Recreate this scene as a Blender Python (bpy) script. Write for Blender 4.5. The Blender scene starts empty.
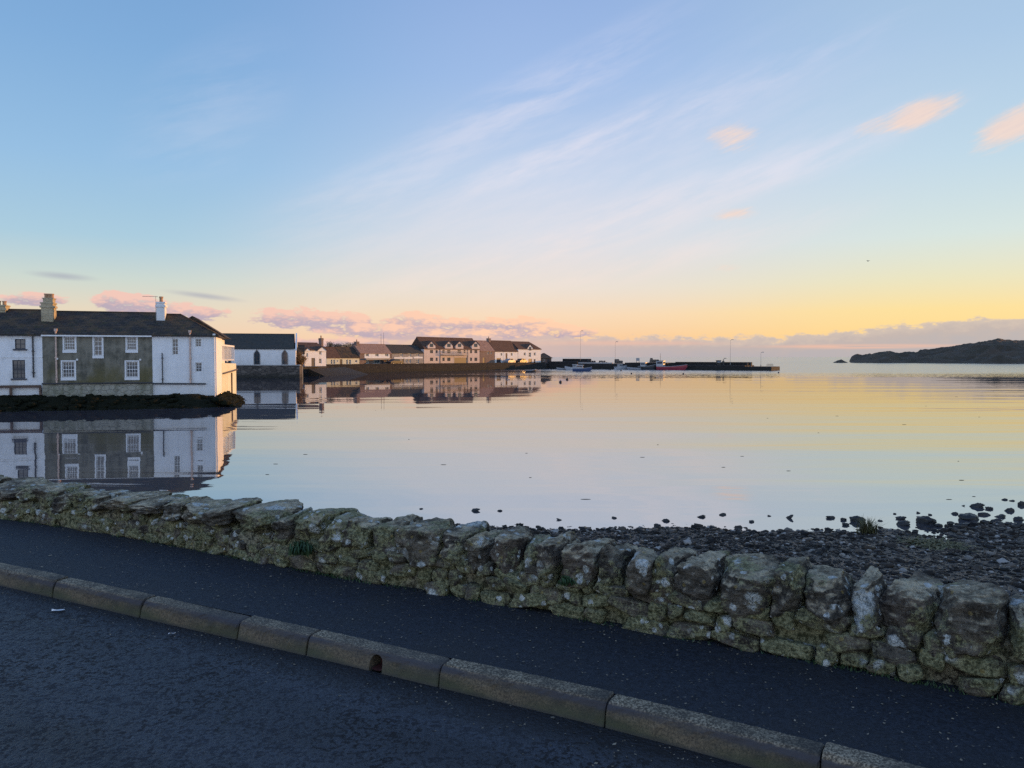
import bpy, bmesh, math, random
import numpy as np
from mathutils import Vector, Matrix, Euler

random.seed(7)
RNG = np.random.default_rng(11)
scene = bpy.context.scene
COL = scene.collection
R = math.radians

# ------------------------------------------------------------------ camera
FPX, PITCH, CAMH = 760.0, math.atan(27 / 760.0), 1.58
CP, SP = math.cos(PITCH), math.sin(PITCH)
cam_d = bpy.data.cameras.new('camera')
cam_d.sensor_width = 36.0
cam_d.lens = FPX / 1024 * 36.0
cam_d.clip_start = 0.05
cam_d.clip_end = 60000
cam = bpy.data.objects.new('camera', cam_d)
COL.objects.link(cam)
cam.location = (0, 0, CAMH)
cam.rotation_euler = (math.pi / 2 - PITCH, 0, 0)
scene.camera = cam

# ------------------------------------------------------------------ exposure / view
scene.view_settings.view_transform = 'Standard'
scene.view_settings.look = 'None'
scene.view_settings.exposure = 0.12
scene.view_settings.gamma = 1.0
scene.view_settings.use_curve_mapping = False
scene.cycles.max_bounces = 6
scene.cycles.use_denoising = False

SUN_AZ, SUN_EL = 66.0, 4.0          # degrees; azimuth clockwise from +Y


def ray(px, py):
    x = (px - 512) / FPX
    y = -(py - 384) / FPX
    return x, CP + y * SP, y * CP - SP


def azel(px, py):
    x, y, z = ray(px, py)
    return math.degrees(math.atan2(x, y)), math.degrees(math.atan2(z, math.hypot(x, y)))


def gnd(px, py, z):
    x, y, zz = ray(px, py)
    t = (z - CAMH) / zz
    return x * t, y * t


def at(px, py, Y):
    x, y, zz = ray(px, py)
    t = Y / y
    return Vector((x * t, Y, CAMH + zz * t))


# ------------------------------------------------------------------ node helper
def lin(c):
    return tuple((v / 12.92 if v <= 0.04045 else ((v + 0.055) / 1.055) ** 2.4) for v in [k / 255.0 for k in c])


class NT:
    def __init__(self, tree):
        self.t = tree
        tree.nodes.clear()

    def n(self, typ, **kw):
        nd = self.t.nodes.new(typ)
        for k, v in kw.items():
            setattr(nd, k, v)
        return nd

    def put(self, sock, v):
        if isinstance(v, bpy.types.NodeSocket):
            self.t.links.new(v, sock)
        elif v is not None:
            if isinstance(v, (tuple, list)) and sock.type == 'RGBA' and len(v) == 3:
                v = (*v, 1)
            sock.default_value = v

    def m(self, op, a, b=None, c=None, clamp=False):
        nd = self.n('ShaderNodeMath', operation=op, use_clamp=clamp)
        for i, v in enumerate((a, b, c)):
            if v is not None:
                self.put(nd.inputs[i], v)
        return nd.outputs[0]

    def add(self, a, b): return self.m('ADD', a, b)
    def mul(self, a, b): return self.m('MULTIPLY', a, b)
    def sub(self, a, b): return self.m('SUBTRACT', a, b)

    def rng(self, v, a, b, c=0.0, d=1.0, smooth=True):
        nd = self.n('ShaderNodeMapRange', interpolation_type='SMOOTHSTEP' if smooth else 'LINEAR')
        for i, x in enumerate((v, a, b, c, d)):
            self.put(nd.inputs[i], x)
        return nd.outputs[0]

    def mix(self, f, a, b, mode='MIX'):
        nd = self.n('ShaderNodeMix', data_type='RGBA', blend_type=mode)
        self.put(nd.inputs[0], f)
        self.put(nd.inputs[6], a)
        self.put(nd.inputs[7], b)
        return nd.outputs[2]

    def ramp(self, v, stops, interp='LINEAR'):
        nd = self.n('ShaderNodeValToRGB')
        cr = nd.color_ramp
        cr.interpolation = interp
        while len(cr.elements) < len(stops):
            cr.elements.new(0.5)
        for e, (p, c) in zip(cr.elements, stops):
            e.position = p
            e.color = (*c, 1)
        self.put(nd.inputs[0], v)
        return nd.outputs[0]

    def comb(self, x, y, z=0.0):
        nd = self.n('ShaderNodeCombineXYZ')
        for i, v in enumerate((x, y, z)):
            self.put(nd.inputs[i], v)
        return nd.outputs[0]

    def sep(self, v):
        nd = self.n('ShaderNodeSeparateXYZ')
        self.put(nd.inputs[0], v)
        return nd.outputs

    def scl(self, v, s):
        nd = self.n('ShaderNodeVectorMath', operation='MULTIPLY')
        self.put(nd.inputs[0], v)
        self.put(nd.inputs[1], s if not isinstance(s, (int, float)) else (s, s, s))
        return nd.outputs[0]

    def vadd(self, v, s):
        nd = self.n('ShaderNodeVectorMath', operation='ADD')
        self.put(nd.inputs[0], v)
        self.put(nd.inputs[1], s)
        return nd.outputs[0]

    def noise(self, vec, scale=1.0, detail=4.0, rough=0.55, dist=0.0, color=False):
        nd = self.n('ShaderNodeTexNoise')
        self.put(nd.inputs['Vector'], vec)
        nd.inputs['Scale'].default_value = scale
        nd.inputs['Detail'].default_value = detail
        nd.inputs['Roughness'].default_value = rough
        nd.inputs['Distortion'].default_value = dist
        return nd.outputs['Color' if color else 'Fac']

    def vor(self, vec, scale=1.0, feature='F1', rand=1.0, out='Distance'):
        nd = self.n('ShaderNodeTexVoronoi', feature=feature)
        self.put(nd.inputs['Vector'], vec)
        nd.inputs['Scale'].default_value = scale
        nd.inputs['Randomness'].default_value = rand
        return nd.outputs[out]


# ------------------------------------------------------------------ world: evening sky with cloud layers
world = bpy.data.worlds.new('World')
scene.world = world
world.use_nodes = True
W = NT(world.node_tree)
wdir = W.n('ShaderNodeTexCoord').outputs['Generated']
nrm = W.n('ShaderNodeVectorMath', operation='NORMALIZE')
W.put(nrm.inputs[0], wdir)
wdir = nrm.outputs[0]
wx, wy, wz = W.sep(wdir)
AZ = W.mul(W.m('ARCTAN2', wx, wy), 180 / math.pi)
EL = W.mul(W.m('ARCSINE', wz), 180 / math.pi)

nis = W.n('ShaderNodeTexSky', sky_type='NISHITA')
nis.sun_disc = False
nis.sun_elevation = R(SUN_EL)
nis.sun_rotation = R(SUN_AZ)
nis.air_density = 1.0
nis.dust_density = 1.0
nis.ozone_density = 2.0

ef = W.m('POWER', W.m('DIVIDE', W.m('MAXIMUM', EL, 0.0), 90.0), 0.5)


def grad(rows):
    return W.ramp(ef, [(math.sqrt(max(e, 0) / 90.0), lin(c)) for e, c in rows])


gL = grad([(0, (230, 186, 166)), (1.5, (238, 204, 172)), (3.2, (226, 212, 188)), (5.2, (200, 212, 204)), (8, (166, 200, 218)),
           (13, (144, 186, 222)), (20, (122, 168, 214)), (28, (106, 152, 204)), (45, (86, 130, 190)), (90, (70, 108, 170))])
gC = grad([(0, (232, 182, 156)), (1.5, (247, 200, 152)), (3.2, (244, 212, 176)), (5.2, (226, 218, 206)), (8, (206, 214, 224)),
           (13, (182, 204, 230)), (20, (154, 184, 227)), (28, (134, 166, 216)), (45, (102, 140, 198)), (90, (70, 108, 170))])
gR = grad([(0, (240, 200, 150)), (1.5, (252, 213, 138)), (3.2, (248, 220, 152)), (5.2, (230, 224, 188)), (8, (210, 224, 220)),
           (13, (186, 212, 228)), (20, (164, 194, 224)), (28, (152, 182, 214)), (45, (106, 144, 198)), (90, (70, 108, 170))])
gB = W.scl(grad([(0, (206, 204, 206)), (4, (204, 206, 212)), (10, (188, 198, 214)), (20, (158, 182, 212)), (45, (110, 144, 200)), (90, (70, 108, 170))]), 1.75)
front = W.mix(W.rng(AZ, -26, 2), gL, gC)
front = W.mix(W.rng(AZ, 4, 30), front, gR)
aabs = W.m('ABSOLUTE', W.sub(W.m('MODULO', W.add(AZ, 360 + 180 - 30), 360), 180))   # angle from az=30
sky = W.mix(W.rng(aabs, 75, 150), front, gB)

# --- cirrus streaks
def rot2(px, py, deg):
    """az/el plane coordinates about a point, turned by deg"""
    a0, e0 = azel(px, py)
    dx, dy = W.sub(AZ, a0), W.sub(EL, e0)
    c, s = math.cos(R(deg)), math.sin(R(deg))
    return (W.add(W.mul(dx, c), W.mul(dy, s)), W.sub(W.mul(dy, c), W.mul(dx, s)))


def blob(px, py, sx, sy, deg=0.0):
    """soft ellipse (sizes in photo pixels) -> mask, local height"""
    k = math.degrees(1 / FPX)
    u, v = rot2(px, py, deg)
    u, v = W.mul(u, 1 / (sx * k)), W.mul(v, 1 / (sy * k))
    ln = W.m('SQRT', W.add(W.mul(u, u), W.mul(v, v)))
    return W.rng(ln, 0.0, 1.0, 1.0, 0.0), v


cu, cv = rot2(560, 180, 19)
warp = W.noise(W.comb(W.mul(cu, 0.05), W.mul(cv, 0.12)), 1.0, 3.0)
st = W.noise(W.comb(W.mul(cu, 0.045), W.add(W.mul(cv, 0.42), W.mul(warp, 2.2)), 3.1), 1.0, 7.0, 0.6)
st2 = W.noise(W.comb(W.mul(cu, 0.30), W.mul(cv, 1.4), 7.7), 1.0, 5.0, 0.6)
cm = None
for *b, am in [(530, 104, 210, 38, 25, .95), (570, 150, 230, 26, 19, 1.3), (620, 222, 270, 36, 17, 1.3), (500, 262, 240, 26, 15, .9), (730, 186, 230, 30, 16, 1.2), (700, 108, 230, 28, 18, 1.0), (640, 262, 260, 24, 12, .9), (400, 180, 190, 40, 24, .6), (560, 200, 380, 130, 18, .55), (210, 110, 110, 60, 40, .3)]:
    mk, _ = blob(*b)
    mk = W.mul(W.m('POWER', mk, 0.7), am)
    cm = mk if cm is None else W.m('MAXIMUM', cm, mk)
ci = W.mul(cm, W.rng(W.add(st, W.mul(W.sub(st2, 0.5), 0.55)), 0.28, 0.74))
sky = W.mix(W.mul(ci, 0.72), sky, W.ramp(W.rng(EL, 4, 22, smooth=False), [(0, lin((244, 222, 206))), (0.5, lin((222, 222, 234))), (1, lin((200, 208, 234)))]))

veil, _ = blob(560, 235, 480, 150, 13)
sky = W.mix(W.mul(veil, 0.42), sky, W.ramp(W.rng(EL, 3, 16, smooth=False), [(0, lin((246, 222, 200))), (0.5, lin((228, 224, 230))), (1, lin((206, 212, 234)))]))
# --- small lit puffs high on the right
pn = W.noise(W.comb(W.mul(AZ, 0.5), W.mul(EL, 1.5), 1.3), 1.0, 5.0, 0.6)
hu, hv = rot2(900, 120, 20)
ps = W.noise(W.comb(W.mul(hu, 0.35), W.mul(hv, 2.0), 5.0), 1.0, 5.0, 0.6)
pm = None
for px, py, sx, sy, dg, am in [(918, 114, 56, 20, 14, 1.1), (885, 124, 54, 15, 12, 0.62), (1012, 126, 50, 24, 24, 1.1), (1034, 110, 40, 20, 24, .9), (733, 137, 44, 24, 0, 0.72), (735, 214, 46, 11, 3, 0.74), (728, 268, 30, 9, 0, 0.5)]:
    mk, _ = blob(px, py, sx, sy, dg)
    mk = W.mul(mk, am)
    pm = mk if pm is None else W.m('MAXIMUM', pm, mk)
pst = W.noise(W.comb(W.mul(hu, 0.55), W.mul(hv, 4.5), 2.0), 1.0, 5.0, 0.65)
pa = W.rng(W.add(pm, W.mul(W.sub(W.add(W.mul(pn, 0.3), W.add(W.mul(ps, 0.3), W.mul(pst, 0.4))), 0.5), 1.9)), 0.22, 1.0)
pa = W.mul(pa, W.rng(pm, 0.02, 0.4))
sky = W.mix(W.mul(pa, 0.85), sky, W.mix(pst, lin((228, 202, 196)), lin((252, 222, 200))))

# --- low cumulus on the left, lit pink from the right, lilac below
cn = W.noise(W.comb(W.mul(AZ, 0.75), W.mul(EL, 1.9), 0.0), 1.0, 8.0, 0.62)
num = den = None
for px, py, sx, sy in [(135, 304, 44, 16), (112, 299, 22, 11), (192, 312, 48, 12), (34, 299, 38, 9), (300, 318, 74, 16), (345, 321, 50, 11), (412, 320, 40, 13), (442, 324, 58, 13),
                       (515, 325, 64, 14), (560, 332, 60, 10), (390, 331, 100, 10), (470, 336, 130, 9), (330, 342, 110, 7)]:
    mk, lv = blob(px, py, sx, sy, 0)
    num = W.mul(mk, lv) if num is None else W.add(num, W.mul(mk, lv))
    den = mk if den is None else W.add(den, mk)
dens = W.add(W.m('MINIMUM', W.mul(den, 1.5), 0.9), W.mul(W.sub(cn, 0.5), 3.1))
ca = W.mul(W.rng(dens, 0.36, 0.80), W.rng(den, 0.03, 0.3))
lit = W.rng(W.add(W.m('DIVIDE', num, W.add(den, 0.02)), W.mul(W.sub(cn, 0.5), 2.6)), -0.35, 0.30)
ccol = W.mix(lit, lin((178, 162, 180)), W.mix(W.rng(AZ, -22, 2), lin((240, 194, 180)), lin((255, 204, 170))))
sky = W.mix(W.mul(ca, 0.92), sky, ccol)
# thin grey wisps on the far left
wm = None
for b in [(62, 276, 34, 4.5, -3), (205, 296, 44, 4, -6)]:
    mk, _ = blob(*b)
    wm = mk if wm is None else W.add(wm, mk)
sky = W.mix(W.mul(W.m('MINIMUM', wm, 1.0), 0.6), sky, lin((158, 160, 178)))

# --- cloud bank lying on the sea horizon
bn = W.noise(W.comb(W.mul(AZ, 0.8), W.mul(EL, 1.7), 4.0), 1.0, 8.0, 0.62)
top = W.add(W.rng(AZ, -4, 16, 1.60, 1.45, False), W.rng(AZ, 18, 33, 0.0, 1.05))
hgt = W.sub(W.add(top, W.mul(W.sub(bn, 0.5), 1.9)), EL)
ba = W.mul(W.rng(hgt, -0.10, 0.24), W.rng(AZ, -15, -3))
ba = W.mul(ba, W.rng(aabs, 40, 80, 1.0, 0.0))
stk = W.noise(W.comb(W.mul(AZ, 0.09), W.mul(EL, 2.6), 9.0), 1.0, 4.0, 0.5)
bcol = W.ramp(W.rng(hgt, 0.0, 1.4, smooth=False), [(0, lin((218, 196, 180))), (0.16, lin((198, 184, 178))), (0.5, lin((182, 172, 174))), (1, lin((172, 170, 178)))])
bcol = W.mix(W.mul(W.rng(AZ, 14, -4), 0.6), bcol, lin((224, 184, 172)))
sm, _ = blob(860, 346.5, 130, 3.2, 0)
sm2, _ = blob(640, 343, 150, 4, 0)
bcol = W.mix(W.mul(W.m('MINIMUM', W.add(sm, W.mul(sm2, 0.6)), 1.0), W.rng(stk, 0.3, 0.55)), bcol, lin((236, 184, 164)))
sky = W.mix(W.mul(ba, 0.9), sky, bcol)

# ramp colours are display values; the dome's strength is 0.1, like the Nishita sky mixed into it
sky = W.mix(0.03, sky, lin((238, 232, 228)))
sky10 = W.scl(sky, 10.0)
mixed = W.mix(0.05, sky10, nis.outputs[0])
bg = W.n('ShaderNodeBackground')
W.put(bg.inputs[0], mixed)
bg.inputs[1].default_value = 0.10
wo = W.n('ShaderNodeOutputWorld')
W.put(wo.inputs[0], bg.outputs[0])
world.cycles.sampling_method = 'MANUAL'
world.cycles.sample_map_resolution = 512

# ------------------------------------------------------------------ sun: low, to the right of the frame
sd = bpy.data.lights.new('sun', 'SUN')
sd.energy = 4.2
sd.angle = R(0.5)
sd.color = (1.0, 0.48, 0.13)
sun = bpy.data.objects.new('sun', sd)
COL.objects.link(sun)
sv = Vector((math.sin(R(SUN_AZ)) * math.cos(R(SUN_EL)), math.cos(R(SUN_AZ)) * math.cos(R(SUN_EL)), math.sin(R(SUN_EL))))
sun.rotation_euler = sv.to_track_quat('Z', 'Y').to_euler()
sun.location = (40, 20, 30)


# ------------------------------------------------------------------ object helpers
def tag(o, label=None, cat=None, group=None, kind=None):
    if label: o['label'] = label
    if cat: o['category'] = cat
    if group: o['group'] = group
    if kind: o['kind'] = kind
    return o


def empty(name, loc, rz=0.0, label=None, cat=None, group=None):
    o = bpy.data.objects.new(name, None)
    o.empty_display_size = 0.2
    COL.objects.link(o)
    o.location = loc
    o.rotation_euler = (0, 0, rz)
    return tag(o, label, cat, group)


def link_mesh(name, me, mats, parent=None, loc=None, smooth=False):
    for mt in (mats if isinstance(mats, (list, tuple)) else [mats]):
        me.materials.append(mt)
    if smooth:
        me.polygons.foreach_set('use_smooth', [True] * len(me.polygons))
    o = bpy.data.objects.new(name, me)
    COL.objects.link(o)
    if parent: o.parent = parent
    if loc is not None: o.location = loc
    return o


class MB:
    def __init__(self):
        self.v, self.f, self.mi = [], [], []

    def poly(self, pts, mi=0):
        i = len(self.v)
        self.v += [tuple(p) for p in pts]
        self.f.append(tuple(range(i, i + len(pts))))
        self.mi.append(mi)
        return self

    def box(self, x0, x1, y0, y1, z0, z1, mi=0, M=None):
        c = [(x0, y0, z0), (x1, y0, z0), (x1, y1, z0), (x0, y1, z0), (x0, y0, z1), (x1, y0, z1), (x1, y1, z1), (x0, y1, z1)]
        if M is not None: c = [tuple(M @ Vector(p)) for p in c]
        i = len(self.v)
        self.v += c
        for q in [(0, 3, 2, 1), (4, 5, 6, 7), (0, 1, 5, 4), (1, 2, 6, 5), (2, 3, 7, 6), (3, 0, 4, 7)]:
            self.f.append(tuple(i + k for k in q))
            self.mi.append(mi)
        return self

    def tube(self, pts, r, n=8, r1=None, mi=0, cap=True):
        pts = [Vector(p) for p in pts]
        rings = []
        for k, p in enumerate(pts):
            d = (pts[min(k + 1, len(pts) - 1)] - pts[max(k - 1, 0)]).normalized()
            a = d.orthogonal().normalized()
            b = d.cross(a)
            rr = r if r1 is None else r + (r1 - r) * k / (len(pts) - 1)
            i = len(self.v)
            for j in range(n):
                t = 2 * math.pi * j / n
                self.v.append(tuple(p + a * math.cos(t) * rr + b * math.sin(t) * rr))
            rings.append(i)
        for a, b in zip(rings, rings[1:]):
            for j in range(n):
                self.f.append((a + j, a + (j + 1) % n, b + (j + 1) % n, b + j))
                self.mi.append(mi)
        if cap:
            self.f.append(tuple(rings[0] + j for j in range(n))[::-1]); self.mi.append(mi)
            self.f.append(tuple(rings[-1] + j for j in range(n))); self.mi.append(mi)
        return self

    def lathe(self, prof, n=12, c=(0, 0, 0), mi=0):
        rings = []
        for r, z in prof:
            i = len(self.v)
            for j in range(n):
                t = 2 * math.pi * j / n
                self.v.append((c[0] + r * math.cos(t), c[1] + r * math.sin(t), c[2] + z))
            rings.append(i)
        for a, b in zip(rings, rings[1:]):
            for j in range(n):
                self.f.append((a + j, a + (j + 1) % n, b + (j + 1) % n, b + j)); self.mi.append(mi)
        self.f.append(tuple(rings[0] + j for j in range(n))[::-1]); self.mi.append(mi)
        self.f.append(tuple(rings[-1] + j for j in range(n))); self.mi.append(mi)
        return self

    def arr(self, V, F, mi=0):
        i = len(self.v)
        self.v += [tuple(p) for p in V]
        self.f += [tuple(i + int(k) for k in q) for q in F]
        self.mi += [mi] * len(F)
        return self

    def build(self, name, mats, parent=None, loc=None, smooth=False, fix=True):
        me = bpy.data.meshes.new(name)
        me.from_pydata(self.v, [], self.f)
        me.polygons.foreach_set('material_index', self.mi)
        if fix:
            bm = bmesh.new(); bm.from_mesh(me)
            bmesh.ops.recalc_face_normals(bm, faces=bm.faces)
            bm.to_mesh(me); bm.free()
        me.update()
        return link_mesh(name, me, mats, parent, loc, smooth)


def mesh_np(name, V, F4):
    """fast mesh from numpy quads"""
    me = bpy.data.meshes.new(name)
    V = np.asarray(V, np.float32); F4 = np.asarray(F4, np.int32)
    me.vertices.add(len(V)); me.vertices.foreach_set('co', V.ravel())
    me.loops.add(F4.size); me.loops.foreach_set('vertex_index', F4.ravel())
    me.polygons.add(len(F4))
    me.polygons.foreach_set('loop_start', np.arange(0, F4.size, 4, dtype=np.int32))
    me.polygons.foreach_set('loop_total', np.full(len(F4), 4, np.int32))
    me.update(calc_edges=True)
    return me


def grid_faces(nu, nv):
    i = np.arange(nu - 1)[:, None] * nv + np.arange(nv - 1)[None, :]
    i = i.ravel()
    return np.stack([i, i + nv, i + nv + 1, i + 1], 1)


# ------------------------------------------------------------------ numpy noise and rocks
def _h(i, j, k, s):
    n = (i * 374761393 + j * 668265263 + k * 2147483647 + s * 974711) & 0xffffffff
    n = ((n ^ (n >> 13)) * 1274126177) & 0xffffffff
    return ((n ^ (n >> 16)) & 0xffff) / 65535.0


def vnoise(P, seed=0):
    P = np.asarray(P, float)
    I = np.floor(P).astype(np.int64)
    Fr_ = P - I
    U = Fr_ * Fr_ * (3 - 2 * Fr_)
    r = 0
    for a in (0, 1):
        for b in (0, 1):
            for c in (0, 1):
                w = (U[:, 0] if a else 1 - U[:, 0]) * (U[:, 1] if b else 1 - U[:, 1]) * (U[:, 2] if c else 1 - U[:, 2])
                r = r + w * _h(I[:, 0] + a, I[:, 1] + b, I[:, 2] + c, seed)
    return r * 2 - 1


def fbm(P, octv=4, seed=0, gain=0.5):
    P = np.asarray(P, float)
    r, a = 0, 1.0
    for o in range(octv):
        r = r + a * vnoise(P * 2 ** o + 17.3 * o, seed + o)
        a *= gain
    return r


_cs = {}


def cube_sphere(n):
    if n in _cs: return _cs[n]
    t = np.tan(np.linspace(-1, 1, n + 1) * math.pi / 4)
    V, F, idx = [], [], {}
    for ax in range(3):
        for sg in (-1, 1):
            G = np.zeros((n + 1, n + 1), int)
            for i in range(n + 1):
                for j in range(n + 1):
                    p = [0, 0, 0]
                    p[ax] = sg; p[(ax + 1) % 3] = t[i]; p[(ax + 2) % 3] = t[j]
                    key = tuple(round(q, 5) for q in p)
                    if key not in idx:
                        idx[key] = len(V); V.append(p)
                    G[i, j] = idx[key]
            for i in range(n):
                for j in range(n):
                    q = (G[i, j], G[i + 1, j], G[i + 1, j + 1], G[i, j + 1])
                    F.append(q if sg > 0 else q[::-1])
    V = np.array(V, float)
    V /= np.linalg.norm(V, axis=1)[:, None]
    _cs[n] = (V, np.array(F, int))
    return _cs[n]


def rock(rng, size, n=8, cuts=7, soft=14.0, rough=0.05, boxy=True):
    """angular boulder: soft intersection of planes, roughened; size = half extents"""
    D, F = cube_sphere(n)
    N, d = [], []
    if boxy:
        for ax in range(3):
            for sg in (-1, 1):
                v = np.zeros(3); v[ax] = sg
                v += rng.normal(0, 0.16, 3)
                N.append(v / np.linalg.norm(v)); d.append(1.0)
    for _ in range(cuts):
        v = rng.normal(0, 1, 3); N.append(v / np.linalg.norm(v)); d.append(rng.uniform(0.95, 1.25) if soft < 50 else rng.uniform(0.98, 1.22))
    N, d = np.array(N), np.array(d)
    inv = np.maximum(D @ N.T, 1e-4) / d
    r = (np.sum(inv ** soft, axis=1)) ** (-1.0 / soft)
    r = np.minimum(r, 1.6)
    P = D * r[:, None]
    o = rng.uniform(0, 50, 3)
    P = P * (1 + rough * fbm(P * 2.2 + o, 4, 3)[:, None])
    return P * np.asarray(size), F


# ------------------------------------------------------------------ materials
def mat(name, fn):
    m = bpy.data.materials.new(name)
    m.use_nodes = True
    T = NT(m.node_tree)
    tc = T.n('ShaderNodeTexCoord').outputs['Object']
    p = fn(T, tc)
    b = T.n('ShaderNodeBsdfPrincipled')
    for k, v in p.items():
        if k == 'bump':
            h, strength, dist = v
            bn = T.n('ShaderNodeBump')
            bn.inputs['Strength'].default_value = strength
            bn.inputs['Distance'].default_value = dist
            T.put(bn.inputs['Height'], h)
            T.put(b.inputs['Normal'], bn.outputs[0])
        else:
            T.put(b.inputs[k], v)
    o = T.n('ShaderNodeOutputMaterial')
    T.put(o.inputs[0], b.outputs[0])
    return m


def plain(name, col, rough=0.6, var=0.25, scale=6.0, metal=0.0):
    def fn(T, tc):
        n = T.noise(tc, scale, 5)
        c = T.mix(T.rng(n, 0.3, 0.75), tuple(v * (1 - var) for v in col), tuple(min(1, v * (1 + var)) for v in col))
        return {'Base Color': c, 'Roughness': rough, 'Metallic': metal}
    return mat(name, fn)


def f_road(T, tc):
    a = T.vor(tc, 60)
    b = T.noise(tc, 46, 4, 0.6)
    clump = T.noise(tc, 17, 5, 0.65, 0.8)
    x, y, z = T.sep(tc)
    gut = T.add(T.mul(T.add(x, 0.38), -0.47), T.mul(T.sub(y, 3.83), -0.88))
    gut = T.rng(T.add(gut, T.mul(T.sub(T.noise(tc, 2.5, 5), 0.5), 0.35)), 0.34, 0.06)
    c = T.noise(tc, 1.6, 4)
    mixn = T.add(T.mul(b, 0.45), T.mul(clump, 0.55))
    pit = T.rng(mixn, 0.505, 0.45)
    worn = T.rng(T.add(c, T.mul(T.sub(T.noise(tc, 0.5, 2), 0.5), 0.8)), 0.36, 0.62)
    col = T.mix(T.rng(b, 0.3, 0.7), (0.017, 0.021, 0.028), (0.034, 0.041, 0.054))
    col = T.mix(T.mul(pit, T.rng(worn, 0, 1, 0.35, 1.0)), col, (0.003, 0.003, 0.005))
    stain = T.rng(T.noise(T.vadd(tc, (7, 3, 0)), 0.9, 5, 0.6), 0.55, 0.68)
    col = T.mix(T.mul(stain, 0.5), col, (0.014, 0.014, 0.016))
    lane = T.noise(T.comb(T.add(T.mul(x, 0.885 * 0.12), T.mul(y, -0.466 * 0.12)), T.add(T.mul(x, 0.466 * 1.6), T.mul(y, 0.885 * 1.6))), 1.0, 3.0)
    col = T.mix(1.0, col, T.mix(T.rng(lane, 0.35, 0.65), (0.72, 0.72, 0.72), (1.25, 1.25, 1.25)), 'MULTIPLY')
    cw = T.vadd(tc, T.scl(T.noise(tc, 3, 5, 0.7, color=True), 0.35))
    crack = T.mul(T.rng(T.vor(cw, 0.55, 'DISTANCE_TO_EDGE'), 0.006, 0.001), T.rng(T.noise(tc, 0.7, 2), 0.5, 0.6))
    col = T.mix(T.mul(crack, 0.9), col, (0.003, 0.003, 0.003))
    col = T.mix(T.mul(gut, 0.7), col, (0.010, 0.0095, 0.009))
    sp = T.rng(T.vor(tc, 60), 0.14, 0.05)
    pick = T.m('GREATER_THAN', T.sep(T.vor(tc, 60, out='Color'))[0], 0.95)
    col = T.mix(T.mul(sp, pick), col, (0.20, 0.18, 0.15))
    h = T.add(T.mul(mixn, 1.4), T.mul(a, 0.3))
    return {'Base Color': col, 'Roughness': T.rng(mixn, 0.42, 0.52, 0.8, 0.5), 'Specular IOR Level': 0.4, 'bump': (h, 1.0, 0.02)}


def f_pave(T, tc):
    b = T.noise(tc, 70, 4, 0.6)
    g = T.noise(tc, 24, 4, 0.6)
    c = T.noise(tc, 1.7, 5)
    col = T.mix(T.rng(T.add(T.mul(b, .6), T.mul(g, .4)), 0.38, 0.62), (0.005, 0.0065, 0.010), (0.021, 0.026, 0.035))
    col = T.mix(T.mul(T.rng(c, 0.42, 0.7), 0.5), col, (0.020, 0.0195, 0.019))
    for sc, th in ((42, 0.80), (24, 0.88)):
        sp = T.rng(T.vor(tc, sc), 0.20, 0.08)
        pick = T.m('GREATER_THAN', T.sep(T.vor(tc, sc, out='Color'))[0], th)
        col = T.mix(T.mul(T.mul(sp, pick), 0.75), col, (0.16, 0.135, 0.095))
    return {'Base Color': col, 'Roughness': 0.65, 'Specular IOR Level': 0.35, 'bump': (T.add(T.add(b, g), T.mul(c, 0.6)), 0.8, 0.010)}


def f_kerb(T, tc):
    geo = T.n('ShaderNodeObjectInfo').outputs['Random']
    x, y, z = T.sep(tc)
    z = T.sub(z, 0.11)
    fine = T.noise(tc, 95, 3, 0.75)
    big = T.noise(T.scl(tc, (2.2, 2.2, 7)), 1.0, 6, 0.65)
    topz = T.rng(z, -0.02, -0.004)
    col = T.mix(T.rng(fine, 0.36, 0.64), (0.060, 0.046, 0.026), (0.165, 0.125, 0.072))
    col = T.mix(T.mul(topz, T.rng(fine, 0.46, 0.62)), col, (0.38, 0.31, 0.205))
    col = T.mix(T.mul(T.rng(big, 0.40, 0.62), 0.8), col, (0.022, 0.019, 0.015))
    # rubber and dirt band along the arris, green algae low on the face
    band = T.mul(T.rng(T.add(z, T.mul(T.sub(big, 0.5), 0.03)), -0.046, -0.024), T.rng(z, -0.002, -0.014))
    col = T.mix(T.mul(band, T.rng(T.noise(tc, 2.2, 3), 0.35, 0.55, 0.4, 0.95)), col, (0.045, 0.042, 0.046))
    alg = T.mul(T.rng(z, -0.02, -0.1), T.rng(T.noise(tc, 1.5, 4), 0.42, 0.62))
    col = T.mix(T.mul(alg, 0.7), col, (0.060, 0.072, 0.026))
    dirt = T.rng(z, -0.085, -0.115)
    col = T.mix(T.mul(dirt, 0.75), col, (0.035, 0.033, 0.03))
    col = T.mix(T.mul(geo, 0.25), col, T.mix(0.5, col, (0.14, 0.13, 0.12)))
    return {'Base Color': col, 'Roughness': 0.85, 'bump': (T.add(fine, T.mul(big, 1.5)), 0.5, 0.004)}


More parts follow.
